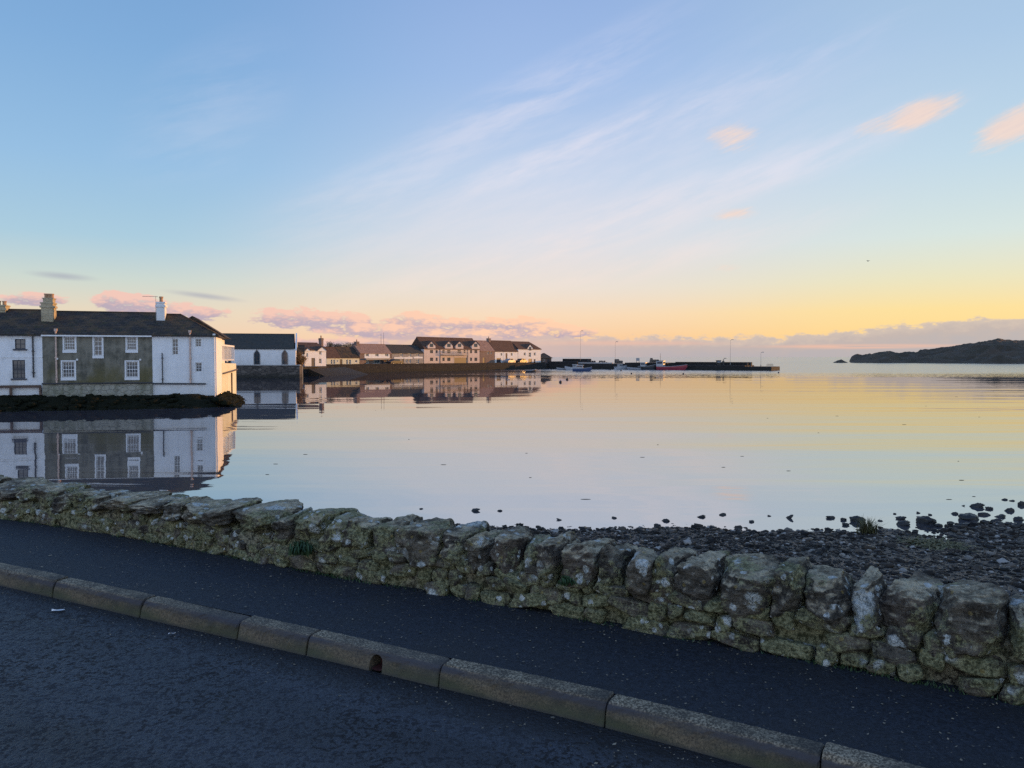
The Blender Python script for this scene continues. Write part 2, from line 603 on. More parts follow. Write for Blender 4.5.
def stone_fn(body):
    def fn(T, tc):
        geo = T.n('ShaderNodeNewGeometry')
        rv = geo.outputs['Random Per Island'] if body else T.n('ShaderNodeObjectInfo').outputs['Random']
        sh = T.vadd(tc, T.comb(T.mul(rv, 40), T.mul(rv, 17), 0.0))      # every stone its own piece of the pattern
        n1 = T.noise(sh, 7, 6, 0.65)
        g = T.noise(tc, 75, 4, 0.7)
        g2 = T.noise(tc, 32, 5, 0.7)
        gg = T.add(T.mul(g, 0.5), T.mul(g2, 0.5))
        lay = T.noise(T.scl(sh, (5, 5, 50)), 1.0, 4, 0.65)
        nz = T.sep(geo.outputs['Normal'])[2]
        col = T.ramp(rv, [(0, (0.078, 0.060, 0.036)), (0.25, (0.045, 0.040, 0.029)), (0.5, (0.135, 0.110, 0.070)), (0.75, (0.034, 0.030, 0.023)), (1, (0.078, 0.052, 0.034))])
        col = T.mix(T.rng(n1, 0.38, 0.6), T.mix(0.65, col, (0.012, 0.011, 0.010)), T.mix(0.30, col, (0.24, 0.21, 0.165)))
        col = T.mix(T.mul(T.rng(lay, 0.48, 0.66), 0.5), col, (0.20, 0.17, 0.13))
        col = T.mix(T.mul(T.rng(gg, 0.53, 0.64), 0.6), col, (0.29, 0.27, 0.225))
        col = T.mix(T.mul(T.rng(gg, 0.47, 0.38), 0.75), col, (0.012, 0.012, 0.010))
        # dry bleached tops, plus skylight on upward faces painted into the colour
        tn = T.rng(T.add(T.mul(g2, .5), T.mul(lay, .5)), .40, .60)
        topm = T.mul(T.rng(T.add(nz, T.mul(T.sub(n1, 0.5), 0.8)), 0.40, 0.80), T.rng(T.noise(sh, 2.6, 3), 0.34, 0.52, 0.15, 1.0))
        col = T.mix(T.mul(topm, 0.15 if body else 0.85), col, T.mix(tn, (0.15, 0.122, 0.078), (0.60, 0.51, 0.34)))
        # yellow-green granular lichen and moss
        mz = T.add(T.noise(sh, 3.2, 5, 0.62), T.mul(T.sub(gg, 0.5), 0.5))
        lo, hi = (0.39, 0.51) if body else (0.505, 0.60)
        moss = T.mix(T.rng(gg, 0.40, 0.62), (0.052, 0.056, 0.021), (0.335, 0.325, 0.17))
        col = T.mix(T.mul(T.rng(mz, lo, hi), 0.85), col, moss)
        # crusty pale lichen rosettes
        for sc, th, rr, z0 in ((4.2, 0.55, 0.32, 0.51), (9.0, 0.64, 0.36, 0.50), (21.0, 0.68, 0.42, 0.47)):
            wv = T.vadd(sh, T.scl(T.noise(sh, 3.0 * sc, 4, 0.65, color=True), 0.35 / sc))
            d = T.vor(wv, sc)
            vc = T.sep(T.vor(wv, sc, out='Color'))
            pk = T.m('GREATER_THAN', vc[0], th)
            edge = T.add(T.m('DIVIDE', d, T.add(0.45, vc[1])), T.mul(T.sub(gg, 0.5), 0.6))
            lk = T.mul(pk, T.rng(edge, rr, rr - 0.07))
            lk = T.mul(lk, T.rng(T.noise(T.vadd(sh, (sc, 0, 0)), 2.3, 3), z0, z0 + 0.06))
            col = T.mix(T.mul(lk, T.rng(gg, 0.38, 0.5, 0.35, 0.95)), col, T.mix(T.rng(gg, .4, .6), (0.28, 0.31, 0.29), (0.62, 0.64, 0.59)))
        yl = T.mul(T.m('GREATER_THAN', T.sep(T.vor(sh, 26, out='Color'))[1], 0.95), T.rng(T.vor(sh, 26), 0.34, 0.22))
        col = T.mix(T.mul(yl, 0.5), col, (0.30, 0.22, 0.06))
        return {'Base Color': col, 'Roughness': 0.92, 'Specular IOR Level': 0.3, 'bump': (T.add(T.add(T.mul(n1, 1.0), T.mul(gg, 0.9)), T.mul(lay, 0.6)), 1.0, 0.035)}
    return fn


def f_mortar(T, tc):
    n = T.noise(tc, 30, 6, 0.72)
    g = T.noise(tc, 3.5, 4)
    col = T.mix(T.rng(n, 0.4, 0.6), (0.034, 0.029, 0.019), (0.28, 0.25, 0.165))
    col = T.mix(T.mul(T.rng(g, 0.38, 0.56), 0.75), col, T.mix(T.rng(n, 0.38, 0.62), (0.045, 0.049, 0.019), (0.285, 0.275, 0.145)))
    return {'Base Color': col, 'Roughness': 0.95, 'Specular IOR Level': 0.2, 'bump': (n, 1.0, 0.03)}


def f_beach(T, tc):
    n = T.noise(tc, 2.0, 6)
    f = T.noise(tc, 26, 5, 0.7)
    col = T.mix(f, (0.012, 0.011, 0.010), (0.065, 0.057, 0.048))
    col = T.mix(T.mul(T.rng(n, 0.5, 0.65), 0.4), col, (0.03, 0.03, 0.016))
    return {'Base Color': col, 'Roughness': T.rng(f, 0.3, 0.7, 0.35, 0.8), 'bump': (f, 1.0, 0.06)}


def f_pebble(T, tc):
    r = T.n('ShaderNodeNewGeometry').outputs['Random Per Island']
    x, y, z = T.sep(tc)
    n = T.noise(tc, 14, 4)
    col = T.ramp(r, [(0, (0.005, 0.004, 0.003)), (0.45, (0.018, 0.013, 0.009)), (0.78, (0.046, 0.034, 0.023)), (0.90, (0.105, 0.082, 0.060)), (0.97, (0.34, 0.31, 0.27))])
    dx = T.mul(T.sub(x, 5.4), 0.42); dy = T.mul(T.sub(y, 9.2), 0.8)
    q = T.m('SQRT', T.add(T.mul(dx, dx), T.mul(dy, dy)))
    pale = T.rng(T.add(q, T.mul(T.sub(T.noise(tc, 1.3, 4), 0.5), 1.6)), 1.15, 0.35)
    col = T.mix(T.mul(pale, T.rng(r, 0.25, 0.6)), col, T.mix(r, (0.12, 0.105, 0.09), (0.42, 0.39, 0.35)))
    col = T.mix(T.mul(T.rng(n, 0.5, 0.7), 0.3), col, (0.02, 0.022, 0.012))
    return {'Base Color': col, 'Specular IOR Level': 0.3, 'Roughness': T.rng(T.noise(tc, 3, 2), 0.4, 0.6, 0.4, 0.85)}


def f_weed(T, tc):
    n = T.noise(tc, 5, 6, 0.7)
    col = T.mix(n, (0.004, 0.005, 0.002), (0.015, 0.017, 0.006))
    return {'Base Color': col, 'Roughness': 0.85, 'Specular IOR Level': 0.15, 'bump': (T.noise(tc, 16, 5, 0.7), 1.0, 0.1)}


def f_water(T, tc):
    x, y, z = T.sep(tc)
    # calm harbour: long low swell lines; ruffled strip out past the quay
    wob = T.mul(T.sub(T.noise(T.comb(T.mul(x, 0.012), T.mul(y, 0.03)), 1.0, 3), 0.5), 70)
    far = T.mul(T.rng(T.add(y, wob), 118, 190), T.rng(T.add(x, wob), -25, 25))
    far = T.m('MAXIMUM', far, T.rng(y, 240, 330))
    w1 = T.noise(T.comb(T.mul(x, 0.10), T.mul(y, 0.55)), 1.0, 2.0, 0.4, 0.4)
    w2 = T.noise(T.comb(T.mul(x, 0.35), T.mul(y, 1.6), 3.0), 1.0, 2.0, 0.4, 0.3)
    patch = T.rng(T.noise(T.comb(T.mul(x, 0.03), T.mul(y, 0.16), 2.0), 1.0, 3.0), 0.38, 0.66)
    near = T.rng(y, 18, 50, 1.5, 1.0)
    calm = T.rng(x, -5, 45, 0.28, 1.0)
    w0 = T.noise(T.comb(T.add(T.mul(x, 0.018), T.mul(y, 0.03)), T.mul(y, 0.13), 8.0), 1.0, 2.0, 0.45)
    h = T.add(T.mul(w0, 0.15), T.add(T.mul(w1, 0.024), T.mul(w2, T.mul(0.0045, T.add(0.1, patch)))))
    h = T.mul(h, T.mul(T.mul(near, calm), T.rng(y, 30, 110, 1.0, 0.28)))
    bn = T.n('ShaderNodeBump'); bn.inputs['Strength'].default_value = 1.0; bn.inputs['Distance'].default_value = 1.0
    T.put(bn.inputs['Height'], h)
    # wavelets too small to see singly: tilt the normal directly, so it holds at any distance
    nz = T.vadd(T.noise(T.comb(T.mul(x, 1.6), T.mul(y, 2.6), 5.0), 1.0, 2.0, 0.5, color=True), (-0.5, -0.5, -0.5))
    band = T.rng(T.noise(T.comb(T.mul(x, 0.02), T.mul(y, 0.07), 6.0), 1.0, 3.0), 0.35, 0.65, 0.6, 1.15)
    k = T.add(T.mul(T.mul(far, band), 0.65), T.mul(patch, T.mul(calm, 0.010)))
    tilt = T.n('ShaderNodeVectorMath', operation='MULTIPLY')
    T.put(tilt.inputs[0], nz); T.put(tilt.inputs[1], T.comb(k, k, 0.0))
    nn = T.n('ShaderNodeVectorMath', operation='NORMALIZE')
    T.put(nn.inputs[0], T.vadd(bn.outputs[0], tilt.outputs[0]))
    return {'Base Color': (0.050, 0.054, 0.070), 'Roughness': T.add(0.02, T.mul(far, 0.16)), 'IOR': 9.0,
            'Specular IOR Level': 0.5, 'Normal': nn.outputs[0]}


def f_hill(T, tc):
    n = T.noise(tc, 0.035, 7, 0.65)
    g = T.noise(tc, 0.2, 5, 0.7)
    col = T.mix(T.rng(n, 0.35, 0.65), (0.048, 0.035, 0.015), (0.070, 0.043, 0.021))
    col = T.mix(T.mul(T.rng(g, 0.5, 0.65), 0.6), col, (0.075, 0.068, 0.06))
    return {'Base Color': col, 'Roughness': 0.95, 'bump': (g, 1.0, 1.5)}


def render_fn(base, dirt, amount, green=0.0, rubble=0.0):
    """painted or bare roughcast wall, stained from the eaves and the foot"""
    def fn(T, tc):
        x, y, z = T.sep(tc)
        fine = T.noise(tc, 20, 4, 0.7)
        big = T.noise(T.scl(tc, (0.9, 0.9, 0.35)), 1.0, 6, 0.65)
        run = T.noise(T.scl(tc, (3.5, 3.5, 0.25)), 1.0, 4, 0.6)
        col = T.mix(T.rng(fine, 0.25, 0.75), tuple(v * 0.88 for v in base), tuple(min(0.86, v * 1.06) for v in base))
        mot = T.noise(tc, 1.3, 6, 0.7)
        col = T.mix(T.mul(T.rng(T.add(T.mul(T.add(big, run), 0.25), T.mul(mot, 0.5)), 0.43, 0.62), amount), col, dirt)
        if green:
            gm = T.mul(T.rng(T.noise(T.scl(tc, (0.5, 0.5, 0.4)), 1.0, 5, 0.6), 0.44, 0.64), T.rng(z, 3.4, 0.8))
            col = T.mix(T.mul(gm, green), col, (0.115, 0.10, 0.04))
        h = fine
        if rubble:
            v = T.vor(T.scl(tc, (2.2, 2.2, 3.6)), 1.0, 'DISTANCE_TO_EDGE')
            col = T.mix(T.mul(T.rng(v, 0.08, 0.0), rubble), col, tuple(c * 0.35 for c in base))
            h = T.add(fine, T.mul(T.rng(v, 0.0, 0.12), 1.5 * min(1.0, rubble * 2)))
        return {'Base Color': col, 'Roughness': 0.9, 'bump': (h, 0.6, 0.03)}
    return fn


def slate_fn(c0, c1, moss=0.4, w=0.35, h=0.22):
    def fn(T, tc):
        x, y, z = T.sep(tc)
        br = T.n('ShaderNodeTexBrick')
        T.put(br.inputs['Vector'], T.comb(x, T.mul(z, 1.7)))
        br.inputs['Color1'].default_value = (*c0, 1)
        br.inputs['Color2'].default_value = (*c1, 1)
        br.inputs['Mortar'].default_value = (c0[0] * 0.4, c0[1] * 0.4, c0[2] * 0.4, 1)
        br.inputs['Scale'].default_value = 1.0
        br.inputs['Mortar Size'].default_value = 0.012
        br.inputs['Brick Width'].default_value = w
        br.inputs['Row Height'].default_value = h
        n = T.noise(tc, 1.1, 6, 0.65)
        col = T.mix(T.mul(T.rng(n, 0.4, 0.68), moss), br.outputs[0], (0.13, 0.082, 0.042))
        col = T.mix(T.mul(T.rng(T.noise(tc, 2.7, 5), 0.52, 0.7), moss * 0.7), col, (0.05, 0.055, 0.02))
        return {'Base Color': col, 'Roughness': 0.9, 'Specular IOR Level': 0.25, 'bump': (T.add(T.mul(br.outputs[1], -1.0), T.mul(n, 0.6)), 0.8, 0.03)}
    return fn


def f_masonry(T, tc, k=1.0):
    v = T.vor(T.scl(tc, (1.1, 1.1, 2.2)), 1.0, 'DISTANCE_TO_EDGE')
    cc = T.sep(T.vor(T.scl(tc, (1.1, 1.1, 2.2)), 1.0, out='Color'))[0]
    n = T.noise(tc, 2.5, 5, 0.7)
    x, y, z = T.sep(tc)
    col = T.mix(cc, (0.009 * k, 0.0075 * k, 0.006 * k), (0.025 * k, 0.021 * k, 0.017 * k))
    col = T.mix(T.rng(v, 0.06, 0.0), col, (0.02, 0.018, 0.015))
    tide = T.rng(T.add(z, T.mul(T.sub(n, 0.5), 0.8)), 1.0, 0.2)
    col = T.mix(T.mul(tide, 0.85), col, (0.014, 0.014, 0.009))
    return {'Base Color': col, 'Roughness': 0.9, 'bump': (T.add(T.rng(v, 0, 0.1), n), 0.8, 0.08)}


def leaf(name, a, b):
    def fn(T, tc):
        r = T.n('ShaderNodeNewGeometry').outputs['Random Per Island']
        return {'Base Color': T.mix(r, a, b), 'Roughness': 0.7}
    return mat(name, fn)


M = {
    'road': mat('asphalt', f_road), 'pave': mat('pavement_asphalt', f_pave), 'kerb': mat('kerb_concrete', f_kerb),
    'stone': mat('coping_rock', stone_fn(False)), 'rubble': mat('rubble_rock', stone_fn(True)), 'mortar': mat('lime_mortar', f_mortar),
    'beach': mat('shingle', f_beach), 'pebble': mat('pebbles', f_pebble), 'weed': mat('seaweed', f_weed), 'water': mat('water', f_water),
    'wetrock': plain('wet_rock', (0.020, 0.017, 0.012), 0.45, 0.75, 9),
    'hill': mat('heath', f_hill),
    'white': mat('white_roughcast', render_fn((0.77, 0.78, 0.78), (0.34, 0.33, 0.29), 0.38, rubble=0.05)),
    'whiteclean': mat('white_render', render_fn((0.76, 0.77, 0.77), (0.52, 0.51, 0.48), 0.3)),
    'grey': mat('grey_roughcast', render_fn((0.205, 0.192, 0.150), (0.060, 0.060, 0.046), 0.9, green=0.95)),
    'plinth': mat('limewashed_rubble', render_fn((0.36, 0.35, 0.29), (0.12, 0.125, 0.07), 0.7, rubble=0.6)),
    'cream': mat('cream_render', render_fn((0.66, 0.66, 0.52), (0.35, 0.34, 0.26), 0.35)),
    'brownwall': mat('brown_stone_wall', render_fn((0.24, 0.17, 0.14), (0.12, 0.09, 0.08), 0.5, rubble=0.4)),
    'greywall': mat('grey_stone_wall', render_fn((0.33, 0.31, 0.29), (0.18, 0.17, 0.16), 0.4, rubble=0.4)),
    'palewall': mat('pale_sandstone_wall', render_fn((0.60, 0.51, 0.46), (0.38, 0.32, 0.28), 0.35)),
    'slate': mat('slate_roof', slate_fn((0.034, 0.031, 0.029), (0.062, 0.054, 0.048), 0.8)),
    'slateclean': mat('blue_slate_roof', slate_fn((0.048, 0.050, 0.047), (0.066, 0.068, 0.064), 0.2)),
    'brownroof': mat('brown_tile_roof', slate_fn((0.095, 0.056, 0.042), (0.14, 0.086, 0.064), 0.25, 0.3, 0.3)),
    'redroof': mat('red_tile_roof', slate_fn((0.27, 0.175, 0.14), (0.36, 0.24, 0.19), 0.15, 0.3, 0.3)),
    'chimstone': mat('chimney_stone', render_fn((0.46, 0.39, 0.26), (0.20, 0.17, 0.11), 0.5, rubble=0.3)),  # warmed stone: golden sun on the stacks is put into its colour
    'pot': plain('clay_pot', (0.42, 0.25, 0.14), 0.8),
    'wood': plain('white_window_paint', (0.72, 0.72, 0.70), 0.5, 0.08),
    'darkwood': plain('dark_paint', (0.03, 0.035, 0.05), 0.5),
    'brownwood': plain('stained_timber', (0.10, 0.06, 0.04), 0.7),
    'iron': plain('cast_iron', (0.045, 0.043, 0.042), 0.6),
    'suntintpipe': plain('sun_tinted_pipe', (0.55, 0.40, 0.32), 0.5),  # pale pipe; pink of the low sun is mixed into its colour
    'steel': plain('galvanised_steel', (0.25, 0.25, 0.25), 0.5, 0.2, 8, 0.6),
    'glass': mat('window_glass', lambda T, tc: {'Base Color': (0.030, 0.048, 0.066), 'Roughness': 0.06, 'IOR': 1.7}),
    'quay': mat('harbour_masonry', f_masonry),
    'hallquay': mat('hall_quay_masonry', lambda T, tc: f_masonry(T, tc, 4.5)),
    'quaytop': plain('quay_paving', (0.10, 0.095, 0.09), 0.9),
    'concrete': plain('concrete', (0.36, 0.35, 0.33), 0.85, 0.2, 3),
    'redhull': plain('red_hull_paint', (0.24, 0.018, 0.028), 0.35, 0.15),
    'bluehull': plain('blue_hull_paint', (0.03, 0.055, 0.13), 0.35, 0.15),
    'whitehull': plain('white_hull_paint', (0.36, 0.36, 0.36), 0.35, 0.1),
    'blackhull': plain('black_hull_paint', (0.018, 0.018, 0.02), 0.4, 0.15),
    'greyhull': plain('grey_hull_paint', (0.24, 0.24, 0.25), 0.4, 0.15),
    'rubber': plain('tyre_rubber', (0.02, 0.02, 0.02), 0.8),
    'buoy': plain('dark_buoy', (0.03, 0.02, 0.02), 0.5),
    'paper': plain('paper', (0.75, 0.75, 0.74), 0.8, 0.05),
    'clay': plain('red_clay_pipe', (0.07, 0.015, 0.012), 0.8),
    'rope': plain('creel_netting', (0.035, 0.04, 0.045), 0.9, 0.5, 9),
    'feather': plain('dark_feather', (0.05, 0.05, 0.055), 0.8),
    'grass': leaf('dry_grass', (0.035, 0.045, 0.012), (0.16, 0.13, 0.05)),
    'fern': leaf('fern_leaf', (0.012, 0.035, 0.010), (0.035, 0.075, 0.020)),
    'bush': leaf('autumn_leaf', (0.10, 0.055, 0.02), (0.24, 0.13, 0.04)),
    'darkleaf': leaf('evergreen_leaf', (0.012, 0.018, 0.009), (0.04, 0.05, 0.022)),
    'flake': leaf('dead_leaf_bits', (0.08, 0.066, 0.044), (0.28, 0.23, 0.155)),
}


# ------------------------------------------------------------------ polylines of kerb and wall
class Poly:
    def __init__(self, pts, sm=2):
        P = np.array(pts, float)
        for _ in range(sm):      # corner cutting keeps the gentle bend
            Q = [P[0]]
            for a, b in zip(P, P[1:]): Q += [a * 0.75 + b * 0.25, a * 0.25 + b * 0.75]
            P = np.array(Q + [P[-1]])
        self.P = P
        self.s = np.r_[0, np.cumsum(np.linalg.norm(np.diff(P, axis=0), axis=1))]
        self.L = self.s[-1]

    def at(self, s):
        x = np.interp(s, self.s, self.P[:, 0]); y = np.interp(s, self.s, self.P[:, 1])
        e = 0.05
        dx = np.interp(s + e, self.s, self.P[:, 0]) - np.interp(s - e, self.s, self.P[:, 0])
        dy = np.interp(s + e, self.s, self.P[:, 1]) - np.interp(s - e, self.s, self.P[:, 1])
        l = np.hypot(dx, dy)
        return x, y, dx / l, dy / l        # point, tangent; sea side normal = (-ty, tx)

    def s_of_x(self, X):
        return float(np.interp(X, self.P[:, 0], self.s))

    def off(self, s, t):
        x, y, tx, ty = self.at(s)
        return x - ty * t, y + tx * t


KERB = Poly([(-26, 16.3), (-9, 8.15), (-3.79, 5.57), (-2.42, 4.87), (-1.17, 4.25), (-.38, 3.83), (.42, 3.42), (1.24, 2.92), (1.8, 2.56), (4.5, 0.75), (9, -2.3)])
WALL = Poly([(-26, 16.6), (-9, 9.25), (-5.03, 7.41), (-3.37, 6.62), (-2.02, 5.85), (-1.14, 5.33), (-.21, 4.88), (.52, 4.46), (.99, 4.19), (1.6, 3.87), (1.95, 3.64), (2.33, 3.40), (5, 1.65), (9, -1.0)])

# ------------------------------------------------------------------ road, pavement, ground
ss = np.linspace(0, KERB.L, 60)
mb = MB()
front = [KERB.off(s, 0.004) for s in ss]
for (a, b) in zip(front, front[1:]):
    mb.poly([(a[0], a[1], -0.11), (a[0] - 9, a[1] - 17, -0.09), (b[0] - 9, b[1] - 17, -0.09), (b[0], b[1], -0.11)])
tag(mb.build('road', M['road']), kind='structure')

mb = MB()
n = 70
for k in range(n):
    q = []
    for s in (k / n, (k + 1) / n):
        sk = s * KERB.L
        sw = s * WALL.L
        q.append((KERB.off(sk, 0.128), WALL.off(sw, 0.12)))
    a, b = q
    zk = -0.004
    mid = lambda p: ((p[0][0] + p[1][0]) / 2, (p[0][1] + p[1][1]) / 2)
    ma, mb_ = mid(a), mid(b)
    mb.poly([(*a[0], zk), (*b[0], zk), (*mb_, 0.004), (*ma, 0.004)])
    mb.poly([(*ma, 0.004), (*mb_, 0.004), (*b[1], 0.0), (*a[1], 0.0)])
tag(mb.build('pavement', M['pave']), kind='structure')

# land under road and pavement, stopping at the wall
mb = MB()
for k in range(n):
    p0, p1 = WALL.off(k / n * WALL.L, 0.2), WALL.off((k + 1) / n * WALL.L, 0.2)
    mb.poly([(*p0, -0.16), (p0[0] - 30, p0[1] - 60, -0.16), (p1[0] - 30, p1[1] - 60, -0.16), (*p1, -0.16)])
tag(mb.build('ground', plain('verge_soil', (0.05, 0.045, 0.03), 0.95)), kind='structure')

# ------------------------------------------------------------------ kerb stones
def kerb_profile():
    p = [(0.0, -0.20), (0.0, -0.11), (0.010, -0.055), (0.017, -0.030), (0.024, -0.014), (0.034, -0.004), (0.046, 0.0), (0.09, 0.001), (0.130, 0.001), (0.130, -0.20)]
    return p


def kerb_stone(s0, s1, hole=None, seed=0):
    r = np.random.default_rng(seed)
    prof = kerb_profile()
    xm, ym, _, _ = KERB.at((s0 + s1) / 2)
    root = empty('kerb_stone', (xm, ym, -0.11))
    nn = 34
    lo, hi = s0 + 0.004, s1 - 0.004
    mb = MB()
    dz, tilt, yaw = r.normal(0, 0.004), r.normal(0, 0.005), r.normal(0, 0.004)
    cs_ = r.uniform(0, 100, 3)
    rings = []
    S = np.r_[lo, lo + 0.008, np.linspace(lo + 0.03, hi - 0.03, nn - 4), hi - 0.008, hi]
    for k, s in enumerate(S):
        endk = 0.005 if k in (0, len(S) - 1) else 0.0
        ring = []
        for (t, z) in prof:
            tt = t + (endk if t < 0.06 else -endk * 0.5)
            zz = z - (endk if z > -0.1 else 0) + dz + tilt * (k / len(S) - 0.5)
            w = (0.0022 * r.normal() + yaw * (k / len(S) - 0.5) + (0.012 * max(0.0, float(vnoise([[s * 9, t * 60, cs_[0]]])[0]) - 0.25) if z > -0.04 and t < 0.06 else 0)) if z > -0.1 else 0
            x, y = KERB.off(s, tt + w)
            ring.append((x - xm, y - ym, zz + 0.11))
        rings.append(ring)
    for a, b in zip(rings, rings[1:]):
        for j in range(len(prof) - 1):
            mb.poly([a[j], b[j], b[j + 1], a[j + 1]])
        mb.poly([a[-1], b[-1], b[0], a[0]])
    mb.poly(rings[0]); mb.poly(rings[-1][::-1])
    o = mb.build('kerb_block', M['kerb'], root)
    bm = bmesh.new(); bm.from_mesh(o.data)
    bmesh.ops.remove_doubles(bm, verts=bm.verts, dist=1e-5)
    bmesh.ops.recalc_face_normals(bm, faces=bm.faces)
    bm.to_mesh(o.data); bm.free()
    if hole is not None:
        # arched drain outlet cut through the face
        hx, hy, tx, ty = KERB.at(hole)
        cut = MB()
        arc = [(-0.043, -0.13)] + [(0.043 * -math.cos(t), -0.068 + 0.046 * math.sin(t)) for t in np.linspace(0, math.pi, 14)] + [(0.043, -0.13)]
        f = []
        for t in (-0.05, 0.115):
            f.append([(hx + tx * u - ty * t - xm, hy + ty * u + tx * t - ym, z + 0.11) for u, z in arc])
        for j in range(len(arc)):
            k = (j + 1) % len(arc)
            cut.poly([f[0][j], f[0][k], f[1][k], f[1][j]])
        cut.poly(f[0][::-1]); cut.poly(f[1])
        c = cut.build('hole_cutter', M['kerb'], root)
        bm = bmesh.new(); bm.from_mesh(c.data)
        bmesh.ops.remove_doubles(bm, verts=bm.verts, dist=1e-5)
        bmesh.ops.recalc_face_normals(bm, faces=bm.faces)
        bm.to_mesh(c.data); bm.free()
        md = o.modifiers.new('cut', 'BOOLEAN'); md.object = c; md.operation = 'DIFFERENCE'; md.solver = 'EXACT'
        dg = bpy.context.evaluated_depsgraph_get(); dg.update()
        me = bpy.data.meshes.new_from_object(o.evaluated_get(dg))
        o.modifiers.clear(); o.data = me
        bpy.data.objects.remove(c)
        pipe = MB()
        prof2 = [(-0.034, -0.104), (-0.018, -0.109), (0.0, -0.111), (0.018, -0.109), (0.034, -0.104)]
        a = [[(hx + tx * u - ty * t - xm, hy + ty * u + tx * t - ym, z + 0.11 + 0.006) for u, z in prof2] for t in (0.012, 0.11)]
        for j in range(4): pipe.poly([a[0][j], a[0][j + 1], a[1][j + 1], a[1][j]])
        pipe.poly([(hx + tx * u - ty * 0.108 - xm, hy + ty * u + tx * 0.108 - ym, z + 0.11) for u, z in arc])
        pipe.build('drain_pipe', M['clay'], root)
    return root


cuts = [KERB.s_of_x(x) for x in (-2.42, -1.65, -1.17, -.38, .42, 1.21)]
S = list(cuts)
while S[0] > cuts[0] - 6.5: S.insert(0, S[0] - 0.915)
while S[-1] < cuts[-1] + 3.6: S.append(S[-1] + 0.915)
i0 = S.index(cuts[0])
for k, (a, b) in enumerate(zip(S, S[1:])):
    drain = abs(a - cuts[2]) < 1e-6
    o = kerb_stone(a, b, hole=KERB.s_of_x(-0.735) if drain else None, seed=k)
    G = 'kerb stones between road and pavement'
    if drain: tag(o, 'kerb stone with a dark arched drain hole through its face', 'kerb stone', G)
    elif abs(a - cuts[1]) < 1e-6: tag(o, 'short cut kerb stone immediately left of the one with the drain hole', 'kerb stone', G)
    elif abs(a - cuts[3]) < 1e-6: tag(o, 'tan kerb stone immediately right of the one with the drain hole', 'kerb stone', G)
    elif abs(a - cuts[4]) < 1e-6: tag(o, 'kerb stone second to the right of the one with the drain hole', 'kerb stone', G)
    elif abs(a - cuts[5]) < 1e-6: tag(o, 'kerb stone at the bottom edge of the photo, farthest right of the row', 'kerb stone', G)
    elif abs(b - cuts[1]) < 1e-6: tag(o, 'kerb stone second to the left of the one with the drain hole', 'kerb stone', G)
    elif abs(b - cuts[0]) < 1e-6: tag(o, 'kerb stone third to the left of the one with the drain hole', 'kerb stone', G)
    else: tag(o, 'whole kerb stone of the row beyond the third stone from the drain hole', 'kerb stone', G)

# ------------------------------------------------------------------ the sea wall of boulders
wall = empty('stone_wall', (0.0, 4.8, 0.0), 0, 'low rubble wall with lichen-spotted boulder coping along the pavement', 'wall')
WO = np.array([0.0, 4.8, 0.0])
rw = np.random.default_rng(5)
SW0, SW1 = WALL.s_of_x(-9.5), WALL.s_of_x(5.2)


def wall_h(s):           # coping top height, lower at the far left
    x = WALL.at(s)[0]
    return float(np.interp(x, [-9, -5, -3.4, -2, -1, 0.5, 2.3], [0.30, 0.31, 0.35, 0.39, 0.42, 0.43, 0.455]))


core_V = []
ns, prof_n = 900, None
prof = [(0.035, -0.05)] + [(0.02 + .17 * z * z / .23 * .8, z) for z in np.linspace(0, .23, 20)] + [ (0.13, 0.27), (0.24, 0.275), (0.36, 0.27), (0.43, 0.22), (0.46, 0.05), (0.50, -0.3), (0.55, -0.8), (0.6, -1.4)]
SS = np.linspace(SW0, SW1, ns)
for s in SS:
    k = wall_h(s) / 0.45
    back = float(np.interp(WALL.at(s)[0], [-2.2, 0.2], [-0.012, 0.046]))
    for t, z in prof:
        x, y = WALL.off(s, t + (back if 0 <= z <= 0.24 and t < 0.1 else 0))
        core_V.append((x, y, z * (k if z > 0 else 1)))
core_V = np.array(core_V)
core_V[:, 1] -= 0.016 * fbm(core_V * 9, 4, 2) + 0.010 * np.abs(fbm(core_V * 24, 4, 12))
core_V[:, 2] += 0.012 * fbm(core_V * 11 + 9, 3, 8)
me = mesh_np('wall_core', core_V - WO, grid_faces(ns, len(prof)))
core = link_mesh('wall_core', me, M['mortar'], wall, smooth=True)

# courses of rubble set in the mortar: one part
RV, RF, base = [], [], 0
for row, (zc, hh) in enumerate([(0.040, 0.052), (0.128, 0.050), (0.205, 0.044)]):
    s = SW0 + row * 0.07
    while s < SW1:
        ln = rw.uniform(0.08, 0.27) * (1.15 if row == 0 else 1.0)
        k = wall_h(s) / 0.45
        if rw.random() < 0.90:
            P, F = rock(rw, (ln / 2 * 0.985, 0.055, hh * k * rw.uniform(0.78, 1.10)), 13, 10, 70, 0.045)
            P *= (1 - 0.10 * np.clip(np.abs(fbm(P * [16, 16, 22] + rw.uniform(0, 50, 3), 4, 6)), 0, 1))[:, None]
            P[:, 2] += P[:, 0] * rw.normal(0, 0.12)
            x, y, tx, ty = WALL.at(s + ln / 2)
            t = rw.uniform(0.030, 0.050) + 0.012 * row
            cx, cy = x - ty * t, y + tx * t
            Q = np.stack([cx + P[:, 0] * tx - P[:, 1] * ty, cy + P[:, 0] * ty + P[:, 1] * tx, P[:, 2] + zc * k + rw.normal(0, 0.008)], 1)
            RV.append(Q - WO); RF.append(F + base); base += len(Q)
        s += ln * rw.uniform(0.98, 1.06)
me = mesh_np('rubble_course', np.concatenate(RV), np.concatenate(RF))
link_mesh('rubble_course', me, M['rubble'], wall, smooth=True)

